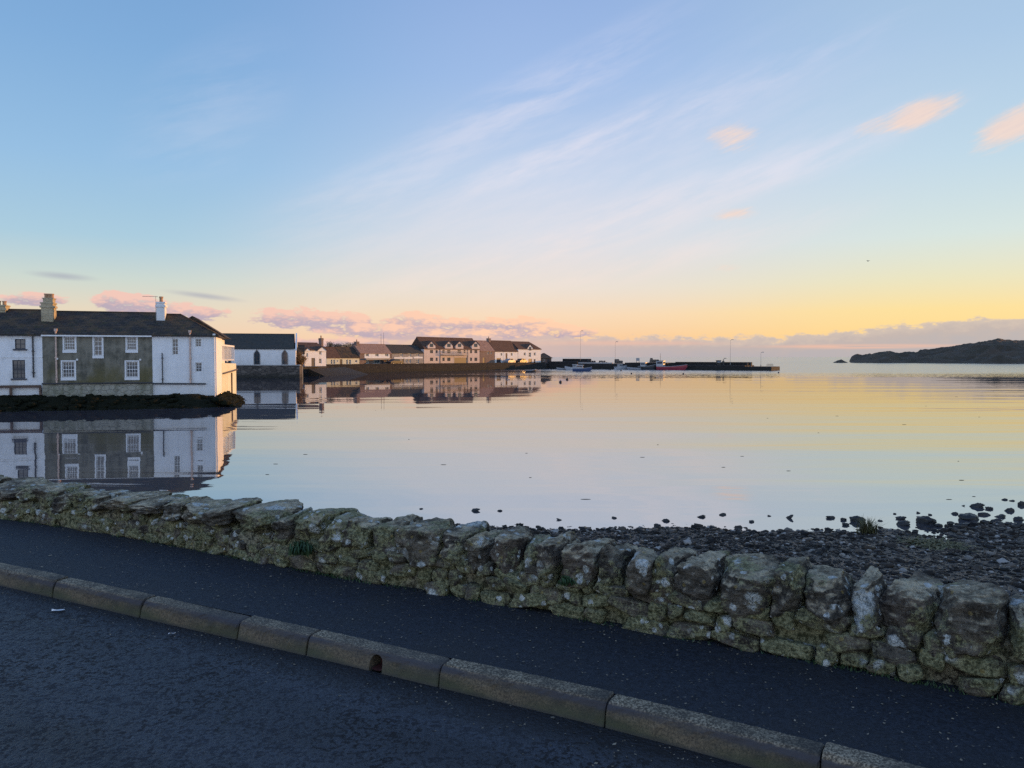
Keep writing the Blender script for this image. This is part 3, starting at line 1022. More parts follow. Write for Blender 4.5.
# coping: each boulder is a part of its own
s = SW0 + 0.05
while s < SW1:
    x, y, tx, ty = WALL.at(s)
    slab = x < -2.0 and rw.random() < 0.6
    ln = rw.uniform(0.24, 0.46) if slab else (rw.choice([rw.uniform(0.13, 0.18), rw.uniform(0.20, 0.30)], p=[.35, .65]) if x > -0.6 else rw.uniform(0.16, 0.4))
    H = wall_h(s)
    if slab:
        size = (ln / 2, 0.245 * rw.uniform(0.92, 1.08), rw.uniform(0.05, 0.085))
        P, F = rock(rw, size, 24, 8, 60, 0.06)
        P = P * (1 - 0.10 * np.clip(np.abs(fbm(P * [9, 9, 20] + rw.uniform(0, 50, 3), 4, 6)), 0, 1))[:, None]
    else:
        size = (ln / 2 * 1.0, 0.215 * rw.uniform(0.88, 1.12), 0.14 * H / 0.45 * rw.uniform(0.80, 1.12))
        P, F = rock(rw, size, 28, 12, 70, 0.05)
        q = P / np.array(size)
        ridge = np.abs(fbm(P * [9, 9, 14] + rw.uniform(0, 50, 3), 4, 6))
        P = P * (1 - 0.13 * np.clip(ridge, 0, 1))[:, None]
    lay_ = fbm(np.stack([P[:, 0] * 4, P[:, 1] * 4, P[:, 2] * 40], 1) + rw.uniform(0, 50, 3), 3, 14)
    P[:, 1] += 0.007 * lay_; P[:, 0] += 0.004 * lay_
    P[:, 2] *= 1.0
    rx, ry, rz_ = rw.normal(0, 0.06), rw.normal(0, 0.10 if not slab else 0.05), rw.normal(0, 0.12)
    Rm = np.array(Euler((rx, ry, rz_)).to_matrix())
    P = P @ Rm.T
    x, y, tx, ty = WALL.at(s + ln / 2)
    t = 0.205 + rw.normal(0, 0.018)
    cx, cy = x - ty * t, y + tx * t
    zc = H - size[2] + rw.normal(-0.006, 0.012)
    Q = np.stack([P[:, 0] * tx - P[:, 1] * ty, P[:, 0] * ty + P[:, 1] * tx, P[:, 2]], 1)
    me = mesh_np('coping_stone', Q, F)
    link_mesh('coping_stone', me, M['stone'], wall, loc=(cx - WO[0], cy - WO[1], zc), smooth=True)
    s += ln * rw.uniform(0.95, 1.03)
    if slab and rw.random() < 0.5: s += 0.02

# ------------------------------------------------------------------ beach
SHX = np.array([-40, -15, -8, -3, -1, 2, 6, 7.5, 9.1, 12.1, 16, 24, 40])
SHY = np.array([24, 14.5, 14.2, 14.8, 15.6, 15.8, 15.7, 15.6, 15.9, 16.4, 17.2, 21, 30])


def beach_z(X, Y):
    X, Y = np.asarray(X, float), np.asarray(Y, float)
    yw = np.interp(X, WALL.P[:, 0], WALL.P[:, 1]) + 0.55
    ys = np.interp(X, SHX, SHY)
    t = (Y - yw) / np.maximum(ys - yw, 0.5)
    z = np.where(t < 1, -0.75 - 1.25 * np.clip(t, 0, 1) ** 0.85, -2.0 - 0.09 * (Y - ys))
    P = np.stack([X * 0.5, Y * 0.5, X * 0], -1).reshape(-1, 3)
    return z + 0.07 * fbm(P, 4, 21).reshape(z.shape)


gx = np.concatenate([np.linspace(-26, -5, 50), np.linspace(-4.8, 16, 150), np.linspace(16.4, 40, 40)])
gt = np.linspace(0, 1, 110)
GX = np.repeat(gx[:, None], len(gt), 1)
yw = np.interp(gx, WALL.P[:, 0], WALL.P[:, 1]) + 0.30
GY = yw[:, None] + gt[None, :] ** 1.3 * 34
GZ = beach_z(GX, GY)
me = mesh_np('beach', np.stack([GX, GY, GZ], -1).reshape(-1, 3), grid_faces(len(gx), len(gt)))
tag(link_mesh('beach', me, M['beach'], smooth=True), kind='structure')

# shingle: uncountable small stones
var = [rock(RNG, (1, RNG.uniform(0.6, 1), RNG.uniform(0.5, 0.95)), 3, 5, 9, 0.22) for _ in range(20)]
PV, PF, base = [], [], 0
cnt = 0
while cnt < 34000:
    X = RNG.uniform(-5, 17)
    ywx = np.interp(X, WALL.P[:, 0], WALL.P[:, 1]) + 0.6
    ysx = np.interp(X, SHX, SHY)
    t = RNG.uniform(0, 1.0) if RNG.random() < 0.985 else 1 + abs(RNG.normal(0, 0.09))
    Y = ywx + t * (ysx - ywx) + RNG.normal(0, 0.25)
    if Y < ywx: continue
    if abs(X / max(Y, 1)) > 0.95: continue
    r = min(0.085, 0.0145 * math.exp(RNG.normal(0.4, 0.5)) * (0.75 + Y / 45))
    P, F = var[RNG.integers(len(var))]
    a = RNG.uniform(0, 6.28); c, s_ = math.cos(a), math.sin(a)
    z = float(beach_z(X, Y)); P = P @ np.array(Euler(tuple(RNG.normal(0, .3, 3))).to_matrix())
    Q = np.stack([(P[:, 0] * c - P[:, 1] * s_) * r + X, (P[:, 0] * s_ + P[:, 1] * c) * r + Y, P[:, 2] * r * 0.7 + z + r * 0.1], 1)
    PV.append(Q); PF.append(F + base); base += len(Q); cnt += 1
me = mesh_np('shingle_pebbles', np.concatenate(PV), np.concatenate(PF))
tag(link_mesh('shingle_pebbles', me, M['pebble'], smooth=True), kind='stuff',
    label='dark wet pebbles and cobbles covering the beach behind the wall')

# weedy rocks standing in the shallows, each one a thing
rr = np.random.default_rng(77)
rock_me = []
for k in range(8):
    P, F = rock(rr, (1, rr.uniform(0.6, 0.85), rr.uniform(0.4, 0.62)), 9, 12, 7, 0.22, boxy=False)
    m_ = mesh_np('shore_rock', P, F); m_.materials.append(M['wetrock']); m_.polygons.foreach_set('use_smooth', [True] * len(m_.polygons))
    rock_me.append(m_)
SR = [(475, 510, 9), (500, 510, 6), (559, 519, 7), (614, 517, 6), (666, 520, 9), (657, 525, 8), (421, 508, 4), (701, 516, 8), (722, 514, 8), (752, 521, 6),
      (769, 515, 4), (789, 517, 10), (831, 517, 9), (843, 519, 7), (845, 524, 8), (901, 518, 10), (904, 524, 14), (970, 518, 22), (1000, 516, 10), (989, 508, 8), (1010, 510, 11),
      (1019, 519, 12), (1022, 504, 12), (1004, 499, 6), (1012, 500, 5), (963, 505, 4), (955, 513, 8), (939, 525, 10), (950, 522, 8), (918, 512, 4),
      (895, 513, 4), (880, 520, 5), (983, 514, 12), (996, 521, 14), (1008, 525, 12), (930, 514, 4), (985, 523, 12), (963, 526, 12), (1018, 527, 11)]
GR = 'weedy rocks in the shallows'
for (px, py, w) in SR + [(859, 520, 18), (926, 522, 22), (977, 506, 17)]:
    X, Y = gnd(px, py + 1, -2.0)
    r = w / 2 * Y / FPX * 0.68
    o = bpy.data.objects.new('shore_rock', rock_me[rr.integers(8)])
    COL.objects.link(o)
    zb = min(-2.0, float(beach_z(X, Y)))
    o.location = (X, Y, max(-2.0, float(beach_z(X, Y))) + r * 0.16)
    o.scale = (r, r * rr.uniform(0.8, 1.1), r * rr.uniform(0.7, 1.1))
    o.rotation_euler = (rr.normal(0, .15), rr.normal(0, .15), rr.uniform(0, 0.9) - 0.45)
    lab = 'small dark weed-covered rock poking out of the still shallows by the beach'
    if (px, py) == (859, 520): lab = 'long flat-topped dark rock in the shallows next to the grass tuft'
    if (px, py) == (926, 522): lab = 'broad rounded dark rock at the water edge right of the grass tuft'
    if (px, py) == (977, 506): lab = 'large oval dark rock lying farthest out in the shallows on the right'
    tag(o, lab, 'rock', GR)

# ------------------------------------------------------------------ water, seabed, far shore
mb = MB()
mb.poly([(-25000, -200, -2), (25000, -200, -2), (25000, 40000, -2), (-25000, 40000, -2)])
tag(mb.build('water', M['water']), kind='structure')
mb = MB()
mb.poly([(-25000, -200, -9), (25000, -200, -9), (25000, 40000, -9), (-25000, 40000, -9)])
tag(mb.build('seabed', plain('sea_mud', (0.05, 0.045, 0.035), 0.9)), kind='structure')


def headland(name, azs, prof, r0, r1, seed, mat_=None, nr=46, amp=1.0, na=220):
    A = np.linspace(azs[0], azs[1], na)
    r = np.linspace(0, 1, nr)
    Hh = np.interp(A, [p[0] for p in prof], [p[1] for p in prof])
    V = []
    for a, h in zip(A, Hh):
        for t in r:
            rad = r0 + (r1 - r0) * t
            X, Y = rad * math.sin(R(a)), rad * math.cos(R(a))
            sh = math.sin(min(1, t / 0.35) * math.pi / 2) ** 0.8 * (1 if t < 0.6 else max(0, 1 - (t - 0.6) / 0.4))
            V.append((X, Y, -3.2 + (h + 1.2) * sh + (0.0 if h < 0.5 else 0)))
    V = np.array(V)
    w = np.clip((V[:, 2] + 2.6) / 3, 0, 1)
    V[:, 2] += amp * w * fbm(V * [0.03, 0.03, 0.0] + seed, 5, seed) * 1.2 + amp * 0.5 * w * fbm(V * [0.14, 0.14, 0.0], 3, seed + 3)
    V[:, 2] -= amp * 1.6 * w * (np.abs(fbm(V * [0.055, 0.055, 0.0] + 5, 5, seed + 7)) - 0.35)
    me = mesh_np(name, V, grid_faces(na, nr))
    return tag(link_mesh(name, me, mat_ or M['hill'], smooth=False), kind='structure')


HP = []
for px, py in [(846, 366), (851, 360), (856, 358), (863, 357.2), (872, 356.5), (880, 353.8), (887, 351.8), (897, 354), (915, 354.5), (925, 352.5), (937, 352), (950, 349), (975, 345.5), (992, 341), (1000, 340), (1012, 341), (1030, 341), (1080, 338), (1160, 345), (1300, 360)]:
    a, e = azel(px, py)
    HP.append((a, CAMH + math.tan(R(e)) * 640 + 2.0))
headland('headland', (HP[0][0] - .2, HP[-1][0]), HP, 470, 980, 3, amp=1.9, nr=90, na=520)
IP = [(azel(838, 0)[0], 0), (azel(843, 0)[0], 1.6), (azel(847, 0)[0], 2.2), (azel(850, 0)[0], 1.0), (azel(854, 0)[0], 0)]
headland('islet', (IP[0][0], IP[-1][0]), IP, 500, 530, 8, nr=20, amp=0.5, na=40)
# unseen hill added right of the frame to keep the sun off the road
A = np.linspace(47, 100, 60)
V = []
for a in A:
    for t in np.linspace(0, 1, 30):
        rad = 40 + 75 * t
        h = 9.5 * math.sin(t * math.pi) ** 0.8 * min(1, (a - 47) / 7)
        V.append((rad * math.sin(R(a)), rad * math.cos(R(a)), -2.6 + h))
V = np.array(V)
V[:, 2] += np.clip((V[:, 2] + 2) / 3, 0, 1) * 0.8 * fbm(V * [0.15, 0.15, 0], 4, 4)
tag(link_mesh('added_shade_hill', mesh_np('added_shade_hill', V, grid_faces(60, 30)), M['hill'], smooth=True), kind='structure')


# ------------------------------------------------------------------ buildings
class Front:
    """a vertical facade plane; local x runs along it, local y into the building"""
    def __init__(self, pa, Ya, pb, Yb):
        a, b = at(pa, 357, Ya), at(pb, 357, Yb)
        self.o = Vector((a.x, a.y))
        d = Vector((b.x - a.x, b.y - a.y))
        self.e = d.normalized()
        self.i = Vector((-self.e.y, self.e.x))
        self.ang = math.atan2(self.e.y, self.e.x)

    def uz(self, px, py, off=0.0):
        x, y, z = ray(px, py)
        d = Vector((x, y))
        t = (self.o.dot(self.i) + off) / d.dot(self.i)
        p = d * t
        return (p - self.o).dot(self.e), CAMH + z * t

    def world(self, u, off=0.0):
        p = self.o + self.e * u + self.i * off
        return p.x, p.y


def front_wall(mb, W_, H_, ops, depth=0.12, y0=0.0):
    us = sorted({0.0, W_, *[o[0] for o in ops], *[o[1] for o in ops]})
    zs = sorted({0.0, H_, *[o[2] for o in ops], *[o[3] for o in ops]})
    for a, b in zip(us, us[1:]):
        for c, d in zip(zs, zs[1:]):
            mu, mz = (a + b) / 2, (c + d) / 2
            if b - a < 1e-6 or d - c < 1e-6: continue
            if any(o[0] < mu < o[1] and o[2] < mz < o[3] for o in ops): continue
            mb.poly([(a, y0, c), (b, y0, c), (b, y0, d), (a, y0, d)])
    for x0, x1, z0, z1 in ops:
        y1 = y0 + depth
        mb.poly([(x0, y0, z0), (x0, y1, z0), (x0, y1, z1), (x0, y0, z1)])
        mb.poly([(x1, y0, z0), (x1, y0, z1), (x1, y1, z1), (x1, y1, z0)])
        mb.poly([(x0, y0, z1), (x0, y1, z1), (x1, y1, z1), (x1, y0, z1)])
        mb.poly([(x0, y0, z0), (x1, y0, z0), (x1, y1, z0), (x0, y1, z0)])


def add_window(root, x0, x1, z0, z1, cols, rows, fw=0.05, bar=0.024, y=0.06, frame='wood', sill=None, surround=None, name='window'):
    mb = MB()
    mb.box(x0 + .002, x0 + fw, y, y + .05, z0 + .002, z1 - .002).box(x1 - fw, x1 - .002, y, y + .05, z0 + .002, z1 - .002)
    mb.box(x0 + fw, x1 - fw, y, y + .05, z0 + .002, z0 + fw).box(x0 + fw, x1 - fw, y, y + .05, z1 - fw, z1 - .002)
    for k in range(1, cols):
        x = x0 + fw + (x1 - x0 - 2 * fw) * k / cols
        mb.box(x - bar / 2, x + bar / 2, y + .004, y + .045, z0 + fw, z1 - fw)
    for k in range(1, rows):
        z = z0 + fw + (z1 - z0 - 2 * fw) * k / rows
        bb = bar * (1.8 if rows % 2 == 0 and k == rows // 2 else 1)
        mb.box(x0 + fw, x1 - fw, y + .007, y + .042, z - bb / 2, z + bb / 2)
    w = mb.build(name, M[frame], root)
    p = MB().poly([(x0 + .01, y + .03, z0 + .01), (x1 - .01, y + .03, z0 + .01), (x1 - .01, y + .03, z1 - .01), (x0 + .01, y + .03, z1 - .01)])
    p.build('pane', M['glass'], w)
    if sill:
        MB().box(x0 - .10, x1 + .10, -.07, .10, z0 - (.20 if surround else .10), z0 - .003).build('sill', M[sill], w)
    if surround:
        sb = MB()
        sb.box(x0 - .09, x0 - .002, -.016, .02, z0 - .0, z1 + .08).box(x1 + .002, x1 + .09, -.016, .02, z0 - .0, z1 + .08)
        sb.box(x0 - .002, x1 + .002, -.016, .02, z1 + .002, z1 + .08)
        sb.build('surround', M[surround], w)
    return w


def add_door(root, x0, x1, z0, z1, m='darkwood', y=0.07):
    d = MB().box(x0 + .004, x1 - .004, y, y + .05, z0, z1 - .004).build('door', M[m], root)
    MB().box(x1 - .22, x1 - .14, y - .05, y - .002, z0 + 0.95, z0 + 1.05).build('handle', M['steel'], d)
    return d


def add_roof(root, W_, D_, ze, zr, mroof, ov=0.2, hipL=False, hipR=False, endL=0.0, endR=0.0, th=0.10, y0=0.0):
    """pitched roof, ridge along x; hips pull the ridge in"""
    a, b = -endL, W_ + endR
    f, k = y0 - ov, y0 + D_ + ov
    ym = y0 + D_ / 2
    drop = (zr - ze) / (D_ / 2) * ov
    e = ze - drop + th
    ra = a + (D_ / 2 if hipL else 0); rb = b - (D_ / 2 if hipR else 0)
    mb = MB()
    A, B, C_, Dd = (a, f, e), (b, f, e), (b, k, e), (a, k, e)
    P, Q = (ra, ym, zr + th), (rb, ym, zr + th)
    mb.poly([A, B, Q, P]).poly([C_, Dd, P, Q])
    mb.poly([B, C_, Q]).poly([Dd, A, P])
    lo = [(x, y, z - th) for x, y, z in (A, B, C_, Dd)]
    T_ = [A, B, C_, Dd]
    for j in range(4):
        mb.poly([lo[j], lo[(j + 1) % 4], T_[(j + 1) % 4], T_[j]])
    mb.poly(lo[::-1])
    o = mb.build('roof', M[mroof], root)
    rd = MB()
    rd.tube([(ra, ym, zr + th), (rb, ym, zr + th)], 0.075, 6)
    for hip, cx, r_ in ((hipL, a, ra), (hipR, b, rb)):
        if hip:
            rd.tube([(cx, f, e), (r_, ym, zr + th)], 0.06, 6).tube([(cx, k, e), (r_, ym, zr + th)], 0.06, 6)
    rd.build('ridge_tiles', M['slate' if mroof.startswith('slate') else mroof], o)
    return o


def add_chimney(roof, x0, x1, y0, y1, z0, z1, m='chimstone', pots=2, pot_h=0.5):
    mb = MB()
    mb.box(x0, x1, y0, y1, z0, z1).box(x0 - .07, x1 + .07, y0 - .07, y1 + .07, z1 - .28, z1 - .14).box(x0 - .05, x1 + .05, y0 - .05, y1 + .05, z1 + .002, z1 + .1)
    for k in range(pots):
        x = x0 + (x1 - x0) * (k + .5) / pots if pots > 1 else (x0 + x1) / 2
        mb.lathe([(.13, .1), (.12, .1 + pot_h * .7), (.15, .1 + pot_h * .72), (.15, .1 + pot_h), (.10, .1 + pot_h), (.10, .15)], 9, (x, (y0 + y1) / 2, z1), 1)
    return mb.build('chimney', [M[m], M['pot']], roof)


def house(fr, name, label, cat, group, pa, pb, zb, ye, yr, D_, mw, mr, wins=(), doors=(), hipL=False, hipR=False, ov=0.2, ends=(0.0, 0.0),
          sill=None, surround=None, fw=0.055, frame='wood', off=0.0):
    u0, ze = fr.uz(pa, ye, off); u1, _ = fr.uz(pb, ye, off)
    _, zr = fr.uz((pa + pb) / 2, yr, off + D_ / 2)
    W_ = u1 - u0
    x, y = fr.world(u0, off)
    root = empty(name, (x, y, zb), fr.ang, label, cat, group)
    loc = lambda px, py: (fr.uz(px, py, off)[0] - u0, fr.uz(px, py, off)[1] - zb)
    ops, W2, D2 = [], [], []
    for w in wins:
        (xa, zt), (xb, zl) = loc(w[0], w[2]), loc(w[1], w[3])
        W2.append((xa, xb, max(.05, zl), zt, w[4], w[5])); ops.append(W2[-1][:4])
    for d in doors:
        (xa, zt), (xb, _) = loc(d[0], d[2]), loc(d[1], d[2])
        D2.append((xa, xb, 0.0, zt, d[3] if len(d) > 3 else 'darkwood')); ops.append(D2[-1][:4])
    H_ = ze - zb
    g = 0.004
    mb = MB()
    front_wall(mb, W_, H_, ops)
    rz = zr - zb
    for x_, hip in ((g, hipL), (W_ - g, hipR)):
        if hip: mb.poly([(x_, 0, 0), (x_, D_, 0), (x_, D_, H_), (x_, 0, H_)])
        else: mb.poly([(x_, 0, 0), (x_, D_, 0), (x_, D_, H_), (x_, D_ / 2, rz), (x_, 0, H_)])
    mb.poly([(0, D_, 0), (W_, D_, 0), (W_, D_, H_), (0, D_, H_)])
    mb.build('wall', M[mw], root, fix=True)
    roof = add_roof(root, W_, D_, H_, rz, mr, ov, hipL, hipR, *ends)
    for w in W2: add_window(root, *w, sill=sill, surround=surround, fw=fw, bar=fw * .42, frame=frame)
    for d in D2: add_door(root, *d)
    root_info = dict(root=root, roof=roof, W=W_, H=H_, D=D_, ridge=rz, u0=u0, zb=zb, loc=loc, off=off, fr=fr)
    return root_info


def chimney_px(h, pa, pb, ytop, yc=None, **kw):
    yc = h['D'] / 2 if yc is None else yc
    fr, off = h['fr'], h['off'] + yc
    u0, zt = fr.uz(pa, ytop, off); u1, _ = fr.uz(pb, ytop, off)
    w = u1 - u0
    return add_chimney(h['roof'], u0 - h['u0'], u1 - h['u0'], yc - .45, yc + .45, h['H'] + (h['ridge'] - h['H']) * yc / (h['D'] / 2) - .9, zt - h['zb'], **kw)


def pipe_px(h, px, y0, y1, r=0.05, m='iron', name='downpipe', head=True):
    (xa, za), (_, zb_) = h['loc'](px, y0), h['loc'](px, y1)
    mb = MB()
    mb.tube([(xa, -.09, zb_), (xa, -.09, za)], r, 8)
    if head: mb.box(xa - .09, xa + .09, -.17, -.01, za - .02, za + .16)
    z = zb_ + .3
    while z < za - .3:
        mb.box(xa - r - .03, xa + r + .03, -.09 - r - .005, -.004, z, z + .06); z += 1.5
    return mb.build(name, M[m], h['root'])


# ---- the near terrace on the left
T1 = Front(0, 52.0, 216, 56.0)
ZB = -1.05
GT = 'terraced houses on the left shore'
hA = house(T1, 'terraced_house', 'rough white terraced house at the left edge with a dark rail along its foot', 'house', GT, -100, 42.0, ZB, 333.5, 310.5, 7.0, 'white', 'slate',
           wins=[(14.7, 25.6, 339, 349, 2, 2), (12.2, 25.4, 360, 378.5, 3, 4), (-30, -19, 337, 349, 2, 2), (-32, -19, 360, 378.5, 3, 4), (-75, -63, 337, 349, 2, 2)], doors=[(-60, -46, 364)], sill='darkwood', frame='darkwood', fw=0.06)
chimney_px(hA, -4, 7.5, 306.5, pots=2, pot_h=.3)
pipe_px(hA, 33, 335.5, 377.5)
mb = MB()
(xa, za) = hA['loc'](-90, 387); (xb, _) = hA['loc'](42, 387)
mb.box(xa, xb - .02, -.22, -.08, za - .12, za + .05)
for px in (-60, -25, 11.5, 41):
    x, _ = hA['loc'](px, 387); mb.box(x - .07, x + .07, -.21, -.09, 0.0, za - .12)
mb.build('foot_rail', M['brownwood'], hA['root'])
(xa, za) = hA['loc'](-90, 357.3); (xb, _) = hA['loc'](41, 357.3)
MB().box(0.02, hA['W'] - .02, -.03, -.002, za - .03, za + .03).build('string_course', M['white'], hA['root'])

hB = house(T1, 'terraced_house', 'grey roughcast terraced house with white window margins and green staining', 'house', GT, 42.0, 152.0, ZB, 334.0, 313.5, 7.0, 'grey', 'slate',
           wins=[(64.0, 75.2, 336.5, 350, 4, 4), (62.2, 74.8, 361.5, 377.5, 4, 4), (93.8, 102.3, 336.5, 355.5, 2, 4), (126.8, 136.6, 336.5, 350, 4, 4), (126, 138.2, 361.5, 377.2, 4, 4)],
           sill='whiteclean', surround='whiteclean')
cb = chimney_px(hB, 42.7, 54.5, 304, 2.2, pots=0)
u_, z_ = T1.uz(44.4, 304, 2.2); z_ -= hB['zb']; x0 = u_ - hB['u0']; x1 = T1.uz(54.2, 304, 2.2)[0] - hB['u0']
mb = MB()
mb.box(x0, x1, 1.85, 2.55, z_ + .102, z_ + .36).box(x0 - .05, x1 + .05, 1.8, 2.6, z_ + .362, z_ + .42)
mb.build('stack_head', M['chimstone'], cb)
for q in (.2, .5, .8):
    MB().lathe([(.12, .0), (.11, .22), (.14, .24), (.14, .32), (.09, .32), (.09, .05)], 9, (x0 + (x1 - x0) * q, 2.2, z_ + .422)).build('chimney_pot', M['pot'], cb)
pipe_px(hB, 56, 331, 384, 0.06, 'suntintpipe')
# limewashed plinth and pipe along it
(xa, zt) = hB['loc'](42.4, 384.5); (xb, _) = hB['loc'](151.7, 384.5)
MB().box(0.01, hB['W'] - .01, -.20, -.003, -.25, zt).build('plinth', M['plinth'], hB['root'])
MB().tube([(0, -.28, zt + .06), (hB['W'], -.28, zt + .06)], .055, 8).build('foot_pipe', M['iron'], hB['root'])
gt = MB(); gt.box(0, hB['W'], -.26, -.14, hB['H'] - .16, hB['H'] - .06)
gt.build('gutter', M['wood'], hB['root'])
for px in (57.5, 77.5, 140.5):
    x, z = hB['loc'](px, 359.5 if px < 70 else 360.5)
    MB().box(x - .06, x + .06, -.14, -.003, z, z + .12).build('wall_lamp', M['wood'], hB['root'])

hC = house(T1, 'terraced_house', 'smooth white end terraced house with hipped roof, its gable end lit orange', 'house', GT, 152.0, 216.0, ZB - .2, 335.0, 316.0, 5.8, 'whiteclean', 'slate',
           wins=[(172, 178.6, 338.5, 355, 2, 4), (195.2, 201.6, 338.5, 347, 2, 3), (195.4, 202.2, 362.5, 372, 2, 3)], hipR=True, ends=(0, .2), surround='whiteclean')
chimney_px(hC, 157.2, 165.4, 303.5, 2.4, m='whiteclean', pots=1, pot_h=.42)
pipe_px(hC, 190, 332.5, 383, 0.06, 'suntintpipe')
pipe_px(hC, 162.3, 353, 383.5, 0.035, 'iron', 'vent_pipe', False)
pipe_px(hC, 214.2, 336, 397, 0.045, 'wood')
(xa, zt) = hC['loc'](152.2, 383.6); (xb, _) = hC['loc'](206, 383.6)
MB().tube([(xa, -.12, zt), (xb, -.12, zt - .05)], .055, 8).build('foot_pipe', M['iron'], hC['root'])
# aerial on the chimney
x, z = hC['loc'](155, 305)
ax = T1.uz(156.6, 300, 2.4)[0] - hC['u0']; yy = 2.0
zt = T1.uz(155.8, 297, 2.4)[1] - hC['zb']
mb = MB(); mb.tube([(ax, yy, zt - 2.0), (ax, yy, zt)], .02, 6).tube([(ax - .9, yy, zt), (ax + .15, yy, zt)], .014, 6)
for k in range(5): mb.tube([(ax - .8 + .2 * k, yy - .25, zt), (ax - .8 + .2 * k, yy + .25, zt)], .008, 5)
mb.build('aerial', M['steel'], hC['root'])
# lower wing with its own hip behind the end house
u, _ = T1.uz(199, 330, 7.6); x, y = T1.world(T1.uz(214, 335, 0)[0] - 4.2, 7.62)
wing = MB(); wz = hC['H'] - .0
x1 = hC['W']
wing.box(x1 - 4.4, x1 - .25, hC['D'] + .01, hC['D'] + 6.5, 0, wz - .1)
wing.build('rear_wing', M['whiteclean'], hC['root'])
wr = MB()
a, b, f, k, e, r_ = x1 - 4.7, x1 + .35, hC['D'] - .3, hC['D'] + 6.8, wz + .0, wz + 1.7
m_ = (a + b) / 2
wr.poly([(a, f, e), (a, k, e), (m_, k - 2.2, r_), (m_, f, r_)]).poly([(b, k, e), (b, f, e), (m_, f, r_), (m_, k - 2.2, r_)])
wr.poly([(a, k, e), (b, k, e), (m_, k - 2.2, r_)]).poly([(b, f, e), (a, f, e), (m_, f, r_)]).poly([(a, f, e), (b, f, e), (b, k, e), (a, k, e)])
wr.build('rear_roof', M['slate'], hC['root'])

# lit terrace wall stepping out to the right of the end house, and its white frame
GW = Front(221.3, 60.8, 236, 70.5)
L_ = (Vector(at(236, 357, 70.5)[:2]) - Vector(at(221.3, 357, 60.8)[:2])).length
tw = empty('garden_wall', (*GW.world(0), -2.0), GW.ang, 'sunlit orange-cream garden wall at the right end of the white terrace', 'wall')
zt = GW.uz(222, 363)[1] + 2.0; zt2 = GW.uz(236, 363.5)[1] + 2.0
mb = MB()
def prism(mb, x0, x1, y0, y1, z0, za, zb_):
    lo = [(x0, y0, z0), (x1, y0, z0), (x1, y1, z0), (x0, y1, z0)]; hi = [(x0, y0, za), (x1, y0, zb_), (x1, y1, zb_), (x0, y1, za)]
    mb.poly(lo[::-1]).poly(hi)
    for k in range(4): mb.poly([lo[k], lo[(k + 1) % 4], hi[(k + 1) % 4], hi[k]])
prism(mb, 0, L_, 0, .5, 0, zt, zt2)
mb.build('wall_body', M['cream'], tw)
mb = MB()
for x in (L_ * .62, ): mb.box(x - .12, x + .12, -.10, -.003, .2, zt - .9)
mb.tube([(.4, -.12, zt - .85), (L_ * .62, -.12, zt - .75), (L_ - .2, -.12, zt2 - .55)], .06, 8)
mb.build('hand_rail', M['brownwood'], tw)
fr_ = empty('white_trellis', (*GW.world(.4, .1), zt - 2.0 + .06), GW.ang, 'white timber trellis frame standing on the lit garden wall', 'trellis')
hh = GW.uz(228, 346)[1] - zt + 2.0 - .1
L2 = L_ - .9
for x in (0, L2 * .5, L2): MB().box(x - .06, x + .06, 0, .12, -.02, hh).build('post', M['wood'], fr_)
MB().box(-.1, L2 + .1, -.02, .14, hh + .002, hh + .14).build('top_rail', M['wood'], fr_)
MB().box(-.06, L2 + .06, .03, .09, .12, .2).build('lower_rail', M['wood'], fr_)
mb = MB()
for x in np.arange(.25, L2, .32): mb.box(x, x + .03, .045, .075, .202, hh)
mb.build('lattice', M['wood'], fr_)

# weedy bank under the terrace
us = np.linspace(-38, T1.uz(228, 357)[0] + .6, 160); ts = np.linspace(-1.5, 8, 40)
V = []
for u in us:
    for t in ts:
        x, y = T1.world(u, -t)
        q = max(0, min(1, (t + .2) / 3.9))
        right = max(0, (u - (hC['u0'] + hC['W'] - 1.2)) / 2.4)
        V.append((x, y, -1.12 - 1.35 * q ** 1.3 - .3 * max(0, t - 3.7) - .8 * right))
V = np.array(V)
V[:, 2] += .22 * fbm(V * [0.9, 0.9, 0], 5, 31) * np.clip((np.tile(ts, len(us)) + .2) / 1.0, 0, 1)
tag(link_mesh('shore_bank', mesh_np('shore_bank', V, grid_faces(len(us), len(ts))), M['weed'], smooth=True), kind='structure')
# seaweed boulders over the bank: far too many and too dark to count
rb_ = np.random.default_rng(41)
PV, PF, base = [], [], 0
for k in range(900):
    u, t = rb_.uniform(-36, us[-1] - .3), abs(rb_.normal(1.4, 1.1)) + .15
    x, y = T1.world(u, -t)
    r = rb_.uniform(.08, .30)
    P, F = var[rb_.integers(len(var))]
    q = max(0, min(1, (t + .2) / 3.9)); z = -1.12 - 1.35 * q ** 1.3
    right = max(0, (u - (hC['u0'] + hC['W'] - 1.2)) / 2.4)
    PV.append(P * [r, r, r * .8] + [x, y, z - .8 * right]); PF.append(F + base); base += len(P)
for k in range(260):          # mound at the corner
    u, t = hC['W'] + hC['u0'] + abs(rb_.normal(.2, 1.0)) , rb_.uniform(-8.5, 2.2)
    x, y = T1.world(u, -t)
    r = rb_.uniform(.10, .32)
    P, F = var[rb_.integers(len(var))]
    PV.append(P * [r, r, r * .7] + [x, y, -1.40 - .42 * (u - hC['W'] - hC['u0']) + .0]); PF.append(F + base); base += len(P)
tag(link_mesh('seaweed_rocks', mesh_np('seaweed_rocks', np.concatenate(PV), np.concatenate(PF)), M['weed'], smooth=True), kind='stuff',
    label='dark seaweed-covered rocks heaped along the foot of the white terrace')
